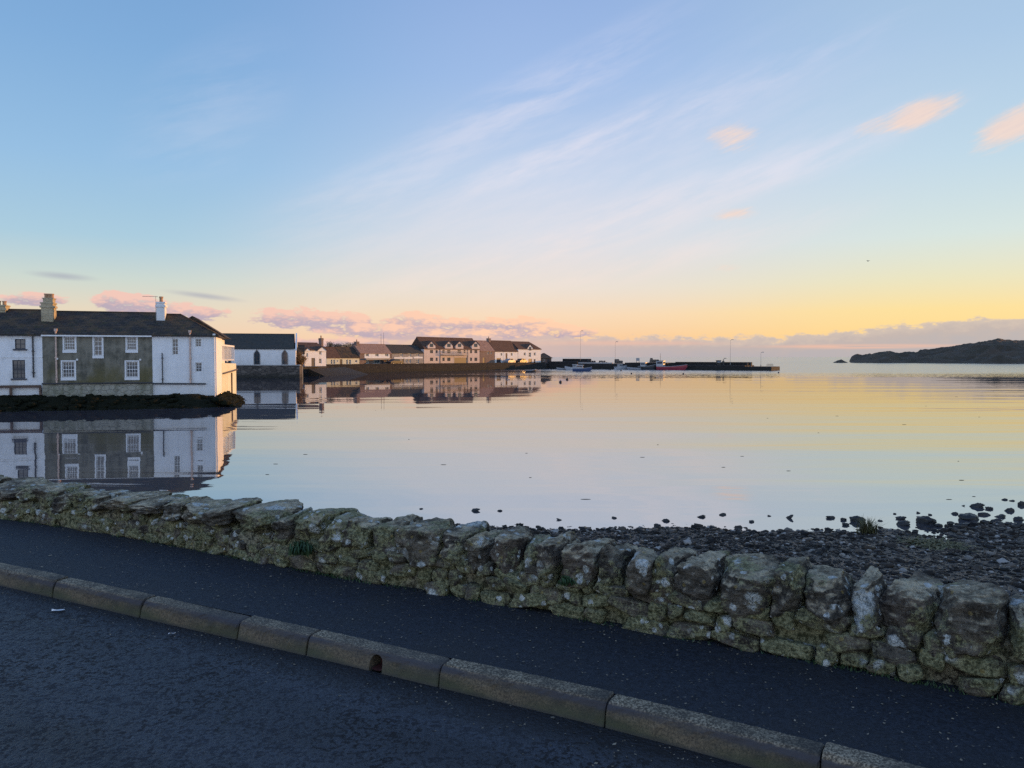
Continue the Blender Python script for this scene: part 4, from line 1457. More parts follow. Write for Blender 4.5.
# the land the terrace stands on
mb = MB()
c = [T1.world(-40, .15), T1.world(hC['u0'] + hC['W'] - .2, .15), T1.world(hC['u0'] + hC['W'] - .2, 16), T1.world(-40, 40)]
mb.poly([(*p, ZB + .05) for p in c])
for p, q in zip(c, c[1:] + c[:1]): mb.poly([(*p, -2.6), (*q, -2.6), (*q, ZB + .05), (*p, ZB + .05)])
tag(mb.build('terrace_land', M['hill']), kind='structure')

# ---- church hall on the quay
CH = Front(215, 130.2, 297, 133.6)
hH = house(CH, 'church_hall', 'long white hall with green-black slate roof and pointed windows on the quay', 'church', None, 200, 295.6, .14, 348.6, 334.4, 8.5, 'whiteclean', 'slateclean', ov=.15, ends=(-.02, -.25))
for px in (227.7, 256.8, 284.7):
    (xc, zt), (_, zb_) = hH['loc'](px, 350.2), hH['loc'](px, 364.2)
    w2 = 0.44
    def arch(g, y):
        pts = [(xc - w2 - g, y, zb_ - g), (xc + w2 + g, y, zb_ - g), (xc + w2 + g, y, zt - .75)]
        for t in np.linspace(.2, 1, 5): pts.append((xc + (w2 + g) * (1 - t ** 1.6), y, zt - .75 + (.75 + g) * t))
        for t in np.linspace(.8, 0, 5): pts.append((xc - (w2 + g) * (1 - t ** 1.6), y, zt - .75 + (.75 + g) * t))
        return pts
    mb = MB()
    o_, i_ = arch(.12, -.05), arch(0, -.05)
    o2 = arch(.12, -.002); i2 = arch(0, -.002)
    for j in range(len(o_)):
        k = (j + 1) % len(o_)
        mb.poly([o_[j], o_[k], i_[k], i_[j]]).poly([o_[j], o_[k], o2[k], o2[j]]).poly([i_[j], i_[k], i2[k], i2[j]])
    wn = mb.build('pointed_window', M['greywall'], hH['root'])
    MB().poly(arch(-.005, -.012)).build('pane', M['glass'], wn)
    mb = MB()
    mb.box(xc - .03, xc + .03, -.04, -.014, zb_, zt - .1)
    for q in (.25, .5, .75): mb.box(xc - w2, xc + w2, -.036, -.016, zb_ + (zt - zb_) * q - .02, zb_ + (zt - zb_) * q + .02)
    mb.build('glazing_bar', M['brownwood'], wn)
# raised skew along the right gable
mb = MB()
Wd, D_, H_, rz = hH['W'], hH['D'], hH['H'], hH['ridge']
for sgn in (0, 1):
    ya, yb = (-.2, D_ / 2) if not sgn else (D_ + .2, D_ / 2)
    za, zb_ = H_ + .02, rz + .3
    p = [(Wd - .05, ya, za), (Wd + .2, ya, za), (Wd + .2, yb, zb_), (Wd - .05, yb, zb_)]
    q = [(x, y, z - .32) for x, y, z in p]
    mb.poly(p).poly(q[::-1])
    for j in range(4): mb.poly([p[j], p[(j + 1) % 4], q[(j + 1) % 4], q[j]])
mb.build('gable_skew', M['whiteclean'], hH['root'])

hX = house(CH, 'annex', 'small white lean annex with dark blue door between hall and gabled house', 'annex', None, 295.9, 304.6, .1, 353.6, 346, 5.0, 'whiteclean', 'slate', doors=[(296.4, 299.2, 357.5)], off=6)

# ---- gabled house catching the sun
GH = Front(304.5, 146.0, 326, 150.0)
hG = house(GH, 'gabled_house', 'white two-storey house with two peach-lit gables beside the long cottage', 'house', None, 304.5, 326, -.2, 350, 343.4, 5.5, 'whiteclean', 'brownroof',
           wins=[(319.0, 321.6, 351.2, 354.8, 2, 2), (319.0, 321.6, 358.5, 363.5, 2, 2), (306.2, 308, 353, 357, 1, 2)], doors=[(311.4, 315, 358)], fw=.07)
chimney_px(hG, 320, 322, 338.6, m='brownwall', pots=1)
for (pa, pb, yt) in ((317.0, 325.6, 347.0), (304.8, 309.4, 348.2)):
    (xa, za), (xb, _) = hG['loc'](pa, 351), hG['loc'](pb, 351)
    _, zt = hG['loc'](pa, yt)
    xm = (xa + xb) / 2
    mb = MB()
    f = [(xa, -.25, hG['H'] - .2), (xb, -.25, hG['H'] - .2), (xb, -.25, hG['H']), (xm, -.25, zt), (xa, -.25, hG['H'])]
    k = [(x, 2.6, z) for x, y, z in f]
    mb.poly(f)
    for j in range(5): mb.poly([f[j], f[(j + 1) % 5], k[(j + 1) % 5], k[j]])
    g_ = mb.build('gable', M['whiteclean'], hG['root'])
    mb = MB()
    for s in (-1, 1):
        xe = xa - .15 if s < 0 else xb + .15
        p = [(xe, -.45, hG['H'] - .08), (xm, -.45, zt + .06), (xm, 2.65, zt + .06), (xe, 2.65, hG['H'] - .08)]
        q = [(x, y, z + .12) for x, y, z in p]
        mb.poly(p).poly(q)
        for j in range(4): mb.poly([p[j], p[(j + 1) % 4], q[(j + 1) % 4], q[j]])
    mb.build('gable_roof', M['brownroof'], g_)

# ---- the row along the far quay
FR = Front(326, 174.0, 541, 238.0)
ZQ = -.35
hK = house(FR, 'cottage', 'low cream cottage whose roof is half brown tile and half dark slate', 'cottage', None, 326.4, 359.4, ZQ, 357.4, 347.6, 4.6, 'cream', 'brownroof',
           wins=[(330.6, 332.4, 359.5, 364.2, 1, 2), (333.2, 335, 359.5, 364.2, 1, 2), (336.6, 338, 360, 362, 1, 1), (346, 348, 359.5, 364.2, 1, 2), (349, 351, 359.5, 364.2, 1, 2), (355, 357.2, 360, 362.5, 2, 1)], doors=[(339.8, 342.4, 359.2)], fw=.08, sill='whiteclean')
xm = hK['loc'](341, 350)[0]
mb = MB()   # slates over the right half
D_, H_, rz = hK['D'], hK['H'], hK['ridge']
sl = (rz - H_) / (D_ / 2)
p = [(xm, -.24, H_ - sl * .24 + .12), (hK['W'] + .01, -.24, H_ - sl * .24 + .12), (hK['W'] + .01, D_ / 2, rz + .12), (xm, D_ / 2, rz + .12)]
q = [(x, y, z + .03) for x, y, z in p]
mb.poly(p).poly(q)
for j in range(4): mb.poly([p[j], p[(j + 1) % 4], q[(j + 1) % 4], q[j]])
mb.build('slate_patch', M['slate'], hK['root'])
chimney_px(hK, 355.3, 358, 342, m='brownwall', pots=1)

hL = house(FR, 'harbour_inn', 'long low building with pinkish tiled roof, white upper windows and grey shop front', 'inn', None, 359.8, 391.6, ZQ, 353.0, 344.6, 5.0, 'brownwall', 'redroof',
           wins=[(365.6, 368.6, 353.8, 356.4, 2, 2), (375.2, 378.4, 353.8, 356.4, 2, 2), (385, 388.2, 353.8, 356.4, 2, 2), (366, 369, 359.6, 363.4, 2, 1), (373.4, 379.8, 359.6, 363.4, 4, 1), (385.4, 388, 359.6, 363.4, 2, 1)], doors=[(381.4, 383.4, 359.4)], fw=.07)
(xa, zt), (xb, zl) = hL['loc'](364.4, 353.2), hL['loc'](389.6, 358.2)
mb = MB()
ops = []
for (a, b, c_, d) in [(365.6, 368.6, 353.8, 356.4), (375.2, 378.4, 353.8, 356.4), (385, 388.2, 353.8, 356.4)]:
    (x0, z1), (x1, z0) = hL['loc'](a, c_), hL['loc'](b, d); ops.append((x0 - xa, x1 - xa, z0 - zl, z1 - zl))
front_wall(mb, xb - xa, zt - zl, ops, 0.05, 0)
mb.v = [(x + xa, y - .05, z + zl) for x, y, z in mb.v]
mb.build('white_fascia', M['whiteclean'], hL['root'])
(xa, zt), (xb, _) = hL['loc'](364.4, 358.3), hL['loc'](389.6, 358.3)
MB().box(xa, xb, -.7, -.06, zt - .35, zt - .02).build('shop_awning', M['greyhull'], hL['root'])
# two thin masts on its roof
for px, yt in ((381.0, 333.5), (383.6, 332.5)):
    u, z1 = FR.uz(px, yt, 2.5)
    MB().tube([(u - hL['u0'], 2.5, hL['ridge']), (u - hL['u0'], 2.5, z1 - hL['zb'])], .05, 6, .03).build('aerial_mast', M['iron'], hL['root'])

hM = house(FR, 'harbour_house', 'grey-roofed two-storey house with white-framed windows joined to the pink roof', 'house', None, 391.9, 423.4, ZQ, 352.8, 345.4, 5.0, 'greywall', 'slateclean',
           wins=[(399.6, 402.6, 353.6, 356.6, 2, 2), (408, 411, 353.6, 356.6, 2, 2), (416, 419, 353.6, 356.6, 2, 2), (396, 399.6, 359, 363, 2, 2), (405, 407.4, 359, 363, 2, 2), (408.4, 410.8, 359, 363, 2, 2), (416.2, 419, 359, 363.4, 2, 2)], doors=[(402, 403.8, 359)], fw=.09)
for pa, pb, y0_ in ((394, 403.6, 358.4), (404, 412.4, 358.4), (413.5, 422.6, 358)):
    (xa, z1), (xb, _) = hM['loc'](pa, y0_), hM['loc'](pb, y0_)
    MB().box(xa, xb, -.05, -.004, z1 - .1, z1 + .32).build('white_band', M['whiteclean'], hM['root'])

hN = house(FR, 'warehouse_flats', 'tall pale stone block with brown roof and four peach-lit gablets on the quay', 'flats', None, 424, 479.6, ZQ, 348.4, 338.2, 5.5, 'palewall', 'brownroof',
           wins=[(430, 433, 350, 353.2, 2, 2), (435.6, 437.6, 350, 353.2, 1, 2), (442.4, 444.6, 350, 353.2, 1, 2), (447.2, 450.4, 350, 353.2, 2, 2), (457.6, 460.8, 350, 353.2, 2, 2), (463.6, 465.4, 350, 353.2, 1, 2), (470, 472, 350, 353.2, 1, 2), (474.4, 477.2, 350, 353.2, 2, 2),
                 (430, 433, 357.6, 361, 2, 2), (435.6, 437.6, 357.6, 361, 1, 2), (442.4, 444.6, 357.6, 361, 1, 2), (447.2, 450.4, 357.6, 361, 2, 2), (470, 472, 357.6, 361, 1, 2), (474.4, 477.2, 357.6, 361, 2, 2)],
           doors=[(454.2, 466.8, 357.6)], fw=.08, frame='brownwood')
for pc in (431.4, 448.8, 459.4, 475.6):
    (xa, z0), (xb, _) = hN['loc'](pc - 3.9, 349.4), hN['loc'](pc + 3.9, 349.4)
    _, z1 = hN['loc'](pc, 345.4); _, z2 = hN['loc'](pc, 341.4)
    xm = (xa + xb) / 2
    f = [(xa, -.06, z0), (xb, -.06, z0), (xb, -.06, z1), (xm, -.06, z2), (xa, -.06, z1)]
    k = [(x, 2.6, z) for x, y, z in f]
    mb = MB(); mb.poly(f)
    for j in range(5): mb.poly([f[j], f[(j + 1) % 5], k[(j + 1) % 5], k[j]])
    g_ = mb.build('gablet', M['palewall'], hN['root'])
    mb = MB()
    for s in (-1, 1):
        xe = xa - .12 if s < 0 else xb + .12
        p = [(xe, -.22, z1 - .08), (xm, -.22, z2 + .05), (xm, 2.6, z2 + .05), (xe, 2.6, z1 - .08)]
        q = [(x, y, z + .14) for x, y, z in p]
        mb.poly(p).poly(q)
        for j in range(4): mb.poly([p[j], p[(j + 1) % 4], q[(j + 1) % 4], q[j]])
    mb.build('gablet_roof', M['brownroof'], g_)
    (wa, w1), (wb, w0) = hN['loc'](pc - 1.5, 343.6), hN['loc'](pc + 1.5, 347.0)
    mb = MB(); mb.box(wa, wb, -.14, -.065, w0, w1); mb.build('gablet_window', M['glass'], g_)
for pa, pb in ((440.6, 453.6),):
    (xa, zt), (xb, _) = hN['loc'](pa, 354.6), hN['loc'](466.6, 354.6)
    mb = MB(); mb.box(xa, xb, -1.0, -.01, zt - .12, zt)
    mb.build('balcony_floor', M['concrete'], hN['root'])
    mb = MB()
    for x in np.arange(xa, xb, .35): mb.box(x, x + .05, -.98, -.93, zt + .002, zt + .9)
    mb.box(xa, xb, -1.0, -.92, zt + .9, zt + .98)
    mb.build('balcony_rail', M['greyhull'], hN['root'])
mb = MB()
for px in (440.0, 467.6):
    x, _ = hN['loc'](px, 355); mb.tube([(x, -.1, .1), (x, -.1, hN['H'] - .1)], .07, 6)
mb.build('downpipe', M['iron'], hN['root'])

hO = house(FR, 'stone_store', 'narrow brown stone house with faded red roof between flats and white store', 'house', None, 480, 494.6, ZQ, 350.6, 341.2, 5.5, 'brownwall', 'redroof',
           wins=[(487, 488.8, 352, 354, 1, 1), (490, 491.6, 352, 354, 1, 1)], doors=[(482.8, 485, 357.6)], fw=.07)
chimney_px(hO, 487.6, 489.6, 338.6, m='brownwall', pots=1)
hP = house(FR, 'white_store', 'white harbour house with plain brown roof and tall loading door', 'house', None, 495, 517.8, ZQ, 351, 341.2, 5.5, 'whiteclean', 'brownroof',
           wins=[(500.6, 502.2, 353, 355.8, 1, 2), (510.8, 512.6, 353, 355.8, 1, 2), (510.8, 513, 358.2, 361.4, 2, 2)], doors=[(505.6, 507.4, 353.2, 'brownwood'), (496.6, 500.8, 358)], fw=.07, ends=(0, .1))
hQ = house(FR, 'end_house', 'last white house of the quay with hipped brown roof and one central gablet', 'house', None, 518.2, 540.8, ZQ, 348.8, 342.2, 5.5, 'whiteclean', 'brownroof',
           wins=[(523.8, 525.6, 352.4, 355.6, 1, 2), (533.8, 535.6, 352.4, 355.6, 1, 2), (523.8, 525.6, 359, 362.6, 1, 2), (533.8, 535.6, 359, 362.6, 1, 2), (528.8, 531, 352.4, 357, 2, 2)], doors=[(528.4, 532, 358.8)], hipR=True, fw=.07, ends=(0, .2))
pc = 530
(xa, z0), (xb, _) = hQ['loc'](pc - 2.9, 349.6), hQ['loc'](pc + 2.9, 349.6)
_, z1 = hQ['loc'](pc, 348.2); _, z2 = hQ['loc'](pc, 344.4)
xm = (xa + xb) / 2
f = [(xa, -.06, z0), (xb, -.06, z0), (xb, -.06, z1), (xm, -.06, z2), (xa, -.06, z1)]
k = [(x, 2.6, z) for x, y, z in f]
mb = MB(); mb.poly(f)
for j in range(5): mb.poly([f[j], f[(j + 1) % 5], k[(j + 1) % 5], k[j]])
g_ = mb.build('gablet', M['whiteclean'], hQ['root'])
(wa, w1), (wb, w0) = hQ['loc'](pc - 1.0, 346.8), hQ['loc'](pc + 1.0, 350.4)
MB().box(wa, wb, -.14, -.065, w0, w1).build('gablet_window', M['glass'], g_)
mb = MB()
for s in (-1, 1):
    xe = xa - .12 if s < 0 else xb + .12
    p = [(xe, -.22, z1 - .08), (xm, -.22, z2 + .05), (xm, 2.6, z2 + .05), (xe, 2.6, z1 - .08)]
    q = [(x, y, z + .14) for x, y, z in p]
    mb.poly(p).poly(q)
    for j in range(4): mb.poly([p[j], p[(j + 1) % 4], q[(j + 1) % 4], q[j]])
mb.build('gablet_roof', M['brownroof'], g_)

# hut on the quay end
hut = Front(541, 239.0, 552, 241.0)
hR = house(hut, 'quay_hut', 'small dark hut with pale pyramid roof past the last white house', 'hut', None, 541.6, 551.4, ZQ, 357.6, 353.6, 3.4, 'darkwood', 'slateclean', wins=[(543, 545, 359, 361.4, 2, 1)], doors=[(547, 549.4, 359)], hipL=True, hipR=True, ov=.3, fw=.06, ends=(.2, .2))


# ------------------------------------------------------------------ quays and pier
def quay(name, label, outline, zt, zb=-3.0, m='quay'):
    xs = [p[0] for p in outline]; ys = [p[1] for p in outline]
    root = empty(name, (sum(xs) / len(xs), sum(ys) / len(ys), -2.0), 0, label, 'quay')
    ox, oy = root.location.x, root.location.y
    mb = MB()
    for p, q in zip(outline, outline[1:] + outline[:1]):
        L = math.hypot(q[0] - p[0], q[1] - p[1])
        mb.poly([(p[0] - ox, p[1] - oy, zb + 2), (q[0] - ox, q[1] - oy, zb + 2), (q[0] - ox, q[1] - oy, zt + 2), (p[0] - ox, p[1] - oy, zt + 2)])
    mb.build('quay_face', M[m], root)
    MB().poly([(p[0] - ox, p[1] - oy, zt + 2.004) for p in outline]).build('quay_deck', M['quaytop'], root)
    return root


w = lambda px, Y: tuple(at(px, 357, Y)[:2])
q1 = quay('harbour_wall', 'dark stone quay wall under the white hall', [w(150, 128.5), w(299.5, 128.5), w(302.5, 141), w(302.5, 150), w(150, 150)], .14, m='hallquay')
cop = MB()
a, b = w(150, 128.5), w(299.5, 128.5)
cop.box(a[0] - q1.location.x, b[0] - q1.location.x + .1, a[1] - q1.location.y - .08, a[1] - q1.location.y + .6, 2.145, 2.26)
cop.build('coping', M['concrete'], q1)
FQ = []
for px in (327, 360, 424, 480, 545): FQ.append(FR.world(FR.uz(px, 365, -4.5)[0], -4.5))
out = [w(302.7, 143.5), w(318, 150)] + FQ + [w(553, 242), w(556, 270), w(302.7, 225)]
q2 = quay('harbour_wall', 'long stone quay wall running below the row of harbour houses', out, ZQ - .004)
par = MB()
for (a, b) in zip(FQ, FQ[1:]):
    d = Vector((b[0] - a[0], b[1] - a[1])); n_ = Vector((-d.y, d.x)).normalized()
    L = d.length; d.normalize()
    p = [Vector(a), Vector(b), Vector(b) + n_ * .45, Vector(a) + n_ * .45]
    for z0, z1 in ((1.62, 1.97),):
        lo = [(q.x - q2.location.x, q.y - q2.location.y, z0) for q in p]; hi = [(x, y, z1) for x, y, z in lo]
        par.poly(hi)
        for j in range(4): par.poly([lo[j], lo[(j + 1) % 4], hi[(j + 1) % 4], hi[j]])
par.build('parapet', M['quay'], q2)
# slipway in the gap before the cottage
s0, s1 = w(308, 143), w(345, 158)
sl_ = MB(); d = Vector((s1[0] - s0[0], s1[1] - s0[1])); n_ = Vector((d.y, -d.x)).normalized()
p = [(*s0, -.6), (*s1, -.5), (s1[0] + n_.x * 6, s1[1] + n_.y * 6, -2.2), (s0[0] + n_.x * 4, s0[1] + n_.y * 4, -2.2)]
pb_ = [(x, y, -3) for x, y, z in p]
sl_.poly(p)
for j in range(4): sl_.poly([p[j], p[(j + 1) % 4], pb_[(j + 1) % 4], pb_[j]])
so = sl_.build('slipway', M['quay']); tag(so, 'grey stone slipway sloping into the water below the cream cottage', 'slipway')

PF_ = Front(541, 236.0, 775, 198.0)
def pY(px, off=3.0):
    return PF_.world(PF_.uz(px, 362, off)[0], off)[1]
u0, _ = PF_.uz(548, 365)
px_, py_ = PF_.world(u0, 0)
pier = empty('harbour_pier', (px_, py_, -2.0), PF_.ang, 'long low stone pier reaching out from the harbour, stepped down at its end', 'pier')
def pbox(name, pa, pb, yt, o0, o1, m='quay', zlo=-3.0, sub=None):
    ua, z = PF_.uz(pa, yt); ub, _ = PF_.uz(pb, yt)
    return MB().box(ua - u0, ub - u0, o0, o1, zlo + 2, z + 2).build(name, M[m], pier)
pbox('pier_root', 548, 577, 361.4, .0, 12)
pbox('pier_deck', 577, 625, 363.6, .02, 9)
pbox('pier_deck', 625, 667, 362.6, -.1, 9)
pbox('pier_deck', 667, 745, 365.0, 0, 9)
pbox('pier_end', 745, 771.5, 366.6, -.05, 9)
pbox('parapet', 550, 577.5, 358.8, 8, 9.2, zlo=-.5)
pbox('parapet', 667, 744.5, 362.0, 6.5, 7.6, zlo=-.7)
pbox('pale_edge', 578, 612, 362.4, .1, .7, 'concrete', zlo=-.35)
# railing on the pier end
ua, za = PF_.uz(765, 366.6); ub, _ = PF_.uz(771, 366.6); _, zt = PF_.uz(770, 364.2)
gx_, gy_ = PF_.world(ua, 2)
rl = empty('pier_railing', (gx_, gy_, za), PF_.ang, 'thin metal railing on the outer tip of the pier', 'railing')
for x in np.linspace(0, ub - ua, 4):
    MB().tube([(x, 0, 0), (x, 0, zt - za)], .05, 6).build('post', M['iron'], rl)
MB().tube([(0, 0, zt - za), (ub - ua, 0, zt - za)], .045, 6).build('top_rail', M['iron'], rl)
MB().tube([(0, 0, (zt - za) * .5), (ub - ua, 0, (zt - za) * .5)], .035, 6).build('lower_rail', M['iron'], rl)


def lamp_post(px, yt, Y, zb, label, h_arm=.9):
    b = at(px, yt, Y)
    r = empty('lamp_post', (b.x, b.y, zb), 0, label, 'lamp post', 'lamp posts along the pier')
    H_ = b.z - zb
    MB().lathe([(.11, 0), (.11, .5), (.045, .6), (.025, H_)], 8).build('pole', M['steel'], r)
    MB().tube([(0, 0, H_ - .05), (.35, 0, H_ + .06), (h_arm, 0, H_ + .08)], .03, 6).build('arm', M['iron'], r)
    l = MB().box(h_arm - .1, h_arm + .45, -.11, .11, H_ + .03, H_ + .16).build('lantern', M['steel'], r)
    MB().box(h_arm - .02, h_arm + .4, -.08, .08, H_ + .0, H_ + .028).build('lens', M['wood'], l)


lamp_post(580.5, 331, pY(580.5, 5), -.2, 'tall lamp post on the pier behind the blue and white boat', .35)
lamp_post(615.3, 342, pY(615.3, 5), -.2, 'lamp post on the pier between the blue boat and the red boat', .35)
lamp_post(730.5, 340, pY(730.5, 5), -.6, 'tall lamp post standing on the parapet stretch of the pier', .35)
lamp_post(761, 352.5, pY(761, 4), -1.0, 'short lamp post near the railing at the pier tip', .3)
for px, lab in ((747.3, 'left of the two upright posts near the pier end'), (750.8, 'right of the two upright posts near the pier end')):
    b = at(px, 366.4, pY(px, 3))
    r = empty('mooring_post', (b.x, b.y, b.z - .05), 0, lab, 'post', 'pair of mooring posts')
    MB().lathe([(.22, 0), (.2, .85), (.26, .9), (.26, 1.02), (.16, 1.1)], 10).build('post', M['iron'], r)
    MB().lathe([(.3, 0), (.3, .08), (.22, .1)], 10).build('base_plate', M['steel'], r)
# gear on the pier: creel heaps and a winch
def creels(px, yb, Y, n, label, seed):
    b = at(px, yb, Y); r_ = np.random.default_rng(seed)
    r = empty('creel_stack', (b.x, b.y, b.z), r_.uniform(-.4, .4), label, 'creels', 'heaps of creels and gear on the pier')
    for k in range(n):
        row, i = divmod(k, 4)
        x, z = -1.2 + i * .66 + r_.normal(0, .06), row * .43
        mb = MB(); c = [(x - .3, z), (x + .3, z), (x + .3, z + .2), (x + .15, z + .4), (x - .15, z + .4), (x - .3, z + .2)]
        a = [(p[0], -.3, p[1]) for p in c]; e = [(p[0], .4, p[1]) for p in c]
        mb.poly(a).poly(e)
        for j in range(6): mb.poly([a[j], a[(j + 1) % 6], e[(j + 1) % 6], e[j]])
        mb.build('creel', M['rope'], r)
creels(584, 363.4, pY(584), 8, 'dark creel heap on the pier next to the tallest lamp post', 1)
creels(592, 363.4, pY(592), 10, 'dark creel heap on the pier right of the tallest lamp post', 2)
creels(604, 363.4, pY(604), 7, 'low dark creel heap on the pier left of the middle lamp post', 3)
creels(619.5, 363.4, pY(619.5), 10, 'dark creel heap on the pier just right of the middle lamp post', 4)
creels(655, 362.4, pY(655), 9, 'dark creel heap on the pier directly behind the red boat wheelhouse', 5)
b = at(718.5, 364.8, pY(718.5))
wn = empty('winch', (b.x, b.y, b.z), 0, 'dark winch housing on the pier left of the tall parapet lamp post', 'winch')
MB().box(-.55, .55, -.5, .5, 0, 1.15).box(-.65, .65, -.6, .6, 1.152, 1.25).build('housing', M['blackhull'], wn)
MB().tube([(-.5, -.6, .7), (.5, -.6, .7)], .28, 10).build('drum', M['steel'], wn)
b = at(723.3, 364.8, pY(723.3))
dv = empty('davit_crane', (b.x, b.y, b.z), 0, 'small dark davit crane on the pier beside the winch housing', 'crane')
MB().lathe([(.25, 0), (.2, .2), (.12, .3), (.1, 1.4)], 8).build('mast', M['blackhull'], dv)
MB().tube([(0, 0, 1.35), (.25, -.1, 1.75), (.75, -.3, 1.8)], .08, 6).build('jib', M['blackhull'], dv)
MB().box(-.3, .25, -.25, .25, .5, 1.0).build('motor_box', M['iron'], dv)
b = at(637.8, 362.4, pY(637.8))
sg = empty('notice_board', (b.x, b.y, b.z), 0, 'blank white board on two posts on the pier left of the red boat', 'sign')
MB().box(-.5, .5, -.04, .04, .45, 1.3).build('board', M['whitehull'], sg)
for x in (-.4, .4): MB().box(x - .05, x + .05, .045, .13, 0, 1.3).build('post', M['iron'], sg)

# ------------------------------------------------------------------ boats
def boat(px, py, Y, L, B, Hh, label, hullm, cabin=None, cabm='whitehull', mast=0, flip=1, rz=None, name='fishing_boat', cat='boat', stripe=None):
    x, y = gnd(px, py, -2.0) if Y is None else at(px, 357, Y)[:2]
    rz = PF_.ang if rz is None else rz
    r = empty(name, (x, y, -2.0), rz + (0 if flip > 0 else math.pi), label, cat, 'boats moored by the pier')
    n = 14
    mb, rows = MB(), []
    for k in range(n + 1):
        t = k / n
        xx = -L / 2 + L * t
        w_ = B / 2 * (min(1, (1 - t) * 2.4) ** .6) * (0.82 + .18 * min(1, t * 4))
        sh = Hh * (0.78 + .10 * (1 - t) ** 2 + .55 * t ** 3)
        if k == n: w_ = .03
        xs_ = xx + (0.10 * L * (t ** 4))
        rows.append([(xx, 0, -.35), (xx, -w_ * .7, -.1), (xs_, -w_, sh * .55), (xs_, -w_ * 1.02, sh), (xs_, -w_ * .88, sh), (xs_, -w_ * .86, sh * .72), (xs_, 0, sh * .72 + .02),
                     (xs_, w_ * .86, sh * .72), (xs_, w_ * .88, sh), (xs_, w_ * 1.02, sh), (xs_, w_, sh * .55), (xx, w_ * .7, -.1)])
    for a, b in zip(rows, rows[1:]):
        m_ = len(a)
        for j in range(m_):
            mb.poly([a[j], b[j], b[(j + 1) % m_], a[(j + 1) % m_]], 1 if 4 <= j <= 7 else 0)
    mb.poly(rows[0]); mb.poly(rows[-1])
    mb.build('hull', [M[hullm], M['greyhull']], r)
    rb = MB(); rb.tube([rw_[3] for rw_ in rows], .05, 5).tube([rw_[9] for rw_ in rows], .05, 5)
    rb.build('gunwale', M[stripe or 'whitehull'], r)
    if cabin:
        cx, cl, ch = cabin
        zb = Hh * .7
        cb_ = MB(); cb_.box(cx - cl / 2, cx + cl / 2, -B * .3, B * .3, zb, zb + ch)
        c = cb_.build('wheelhouse', M[cabm], r)
        for s in (-1, 1):
            MB().box(cx - cl * .38, cx + cl * .38, s * B * .3 - .03, s * B * .3 + .03, zb + ch * .55, zb + ch * .86).build('window', M['glass'], c)
        MB().box(cx + cl / 2 - .02, cx + cl / 2 + .03, -B * .24, B * .24, zb + ch * .55, zb + ch * .86).build('window', M['glass'], c)
        MB().box(cx - cl / 2 - .15, cx + cl / 2 + .2, -B * .34, B * .34, zb + ch + .003, zb + ch + .1).build('roof', M['blackhull' if hullm == 'redhull' else cabm], c)
    if mast:
        cx = cabin[0] if cabin else 0
        mb = MB(); mb.tube([(cx - .1, .0, Hh * .7), (cx - .1, .0, mast)], .06, 6, .03).tube([(cx - .1, -.5, mast * .8), (cx - .1, .5, mast * .8)], .025, 5)
        mb.build('mast', M['iron'], r)
    return r


boat(671, 0, pY(671, -2.2), 7.8, 2.6, 1.12, 'red-hulled fishing boat with dark-topped wheelhouse lying along the pier', 'redhull', (-3.0, 2.0, 1.7), mast=4.6, stripe='whitehull')
boat(581.5, 371, 193, 4.4, 1.7, .8, 'white boat with blue lower hull and cabin moored left of the middle lamp post', 'bluehull', (-.5, 1.8, .9), 'whitehull', mast=0, flip=1, stripe='whitehull', rz=-.2)
boat(573, 369, 208, 3.8, 1.5, .8, 'white open boat lying behind the blue-hulled boat', 'whitehull', (-.6, 1.2, .9), 'whitehull', flip=-1, rz=-.25)
boat(563, 370, 210, 3.2, 1.4, .5, 'small grey dinghy left of the white open boat', 'greyhull', None, flip=-1, rz=.35, name='dinghy')
boat(620.5, 368, pY(620, -3.0), 3.6, 1.5, .9, 'small white cabin dinghy just right of the middle lamp post', 'whitehull', (-.2, 1.2, .8), 'whitehull', rz=.5, name='dinghy')
boat(646.5, 367.5, pY(646, -2.0), 4.6, 1.8, 1.1, 'black-hulled small boat with white cabin just left of the red boat', 'blackhull', (-.9, 1.5, 1.2), 'whitehull')
boat(634, 368.5, pY(634, -3.5), 3.8, 1.5, .55, 'low grey boat between the cabin dinghy and the black-hulled boat', 'greyhull', None, flip=-1)
boat(530.6, 372.2, 180, 2.3, 1.1, .5, 'tiny dark rowing boat alone on the water below the last white house', 'blackhull', None, rz=.2, name='rowing_boat')

# buoys
bme = MB().lathe([(.05, -.3), (.28, -.18), (.36, .05), (.28, .28), (.08, .38), (.05, .5)], 12)
b0 = None
for px, py in ((560.5, 382.3), (567.2, 379.6), (610, 370.2), (621, 371), (683.4, 374.2), (778.6, 373), (631.5, 374)):
    X, Y = gnd(px, py, -2.0)
    if b0 is None:
        b0 = bme.build('mooring_buoy', M['buoy'], smooth=True); o = b0
    else:
        o = b0.copy(); COL.objects.link(o)
    o.location = (X, Y, -2.0); o.scale = (.62, .62, .62)
    tag(o, 'small dark round buoy floating on the still harbour water', 'buoy', 'mooring buoys in the harbour')

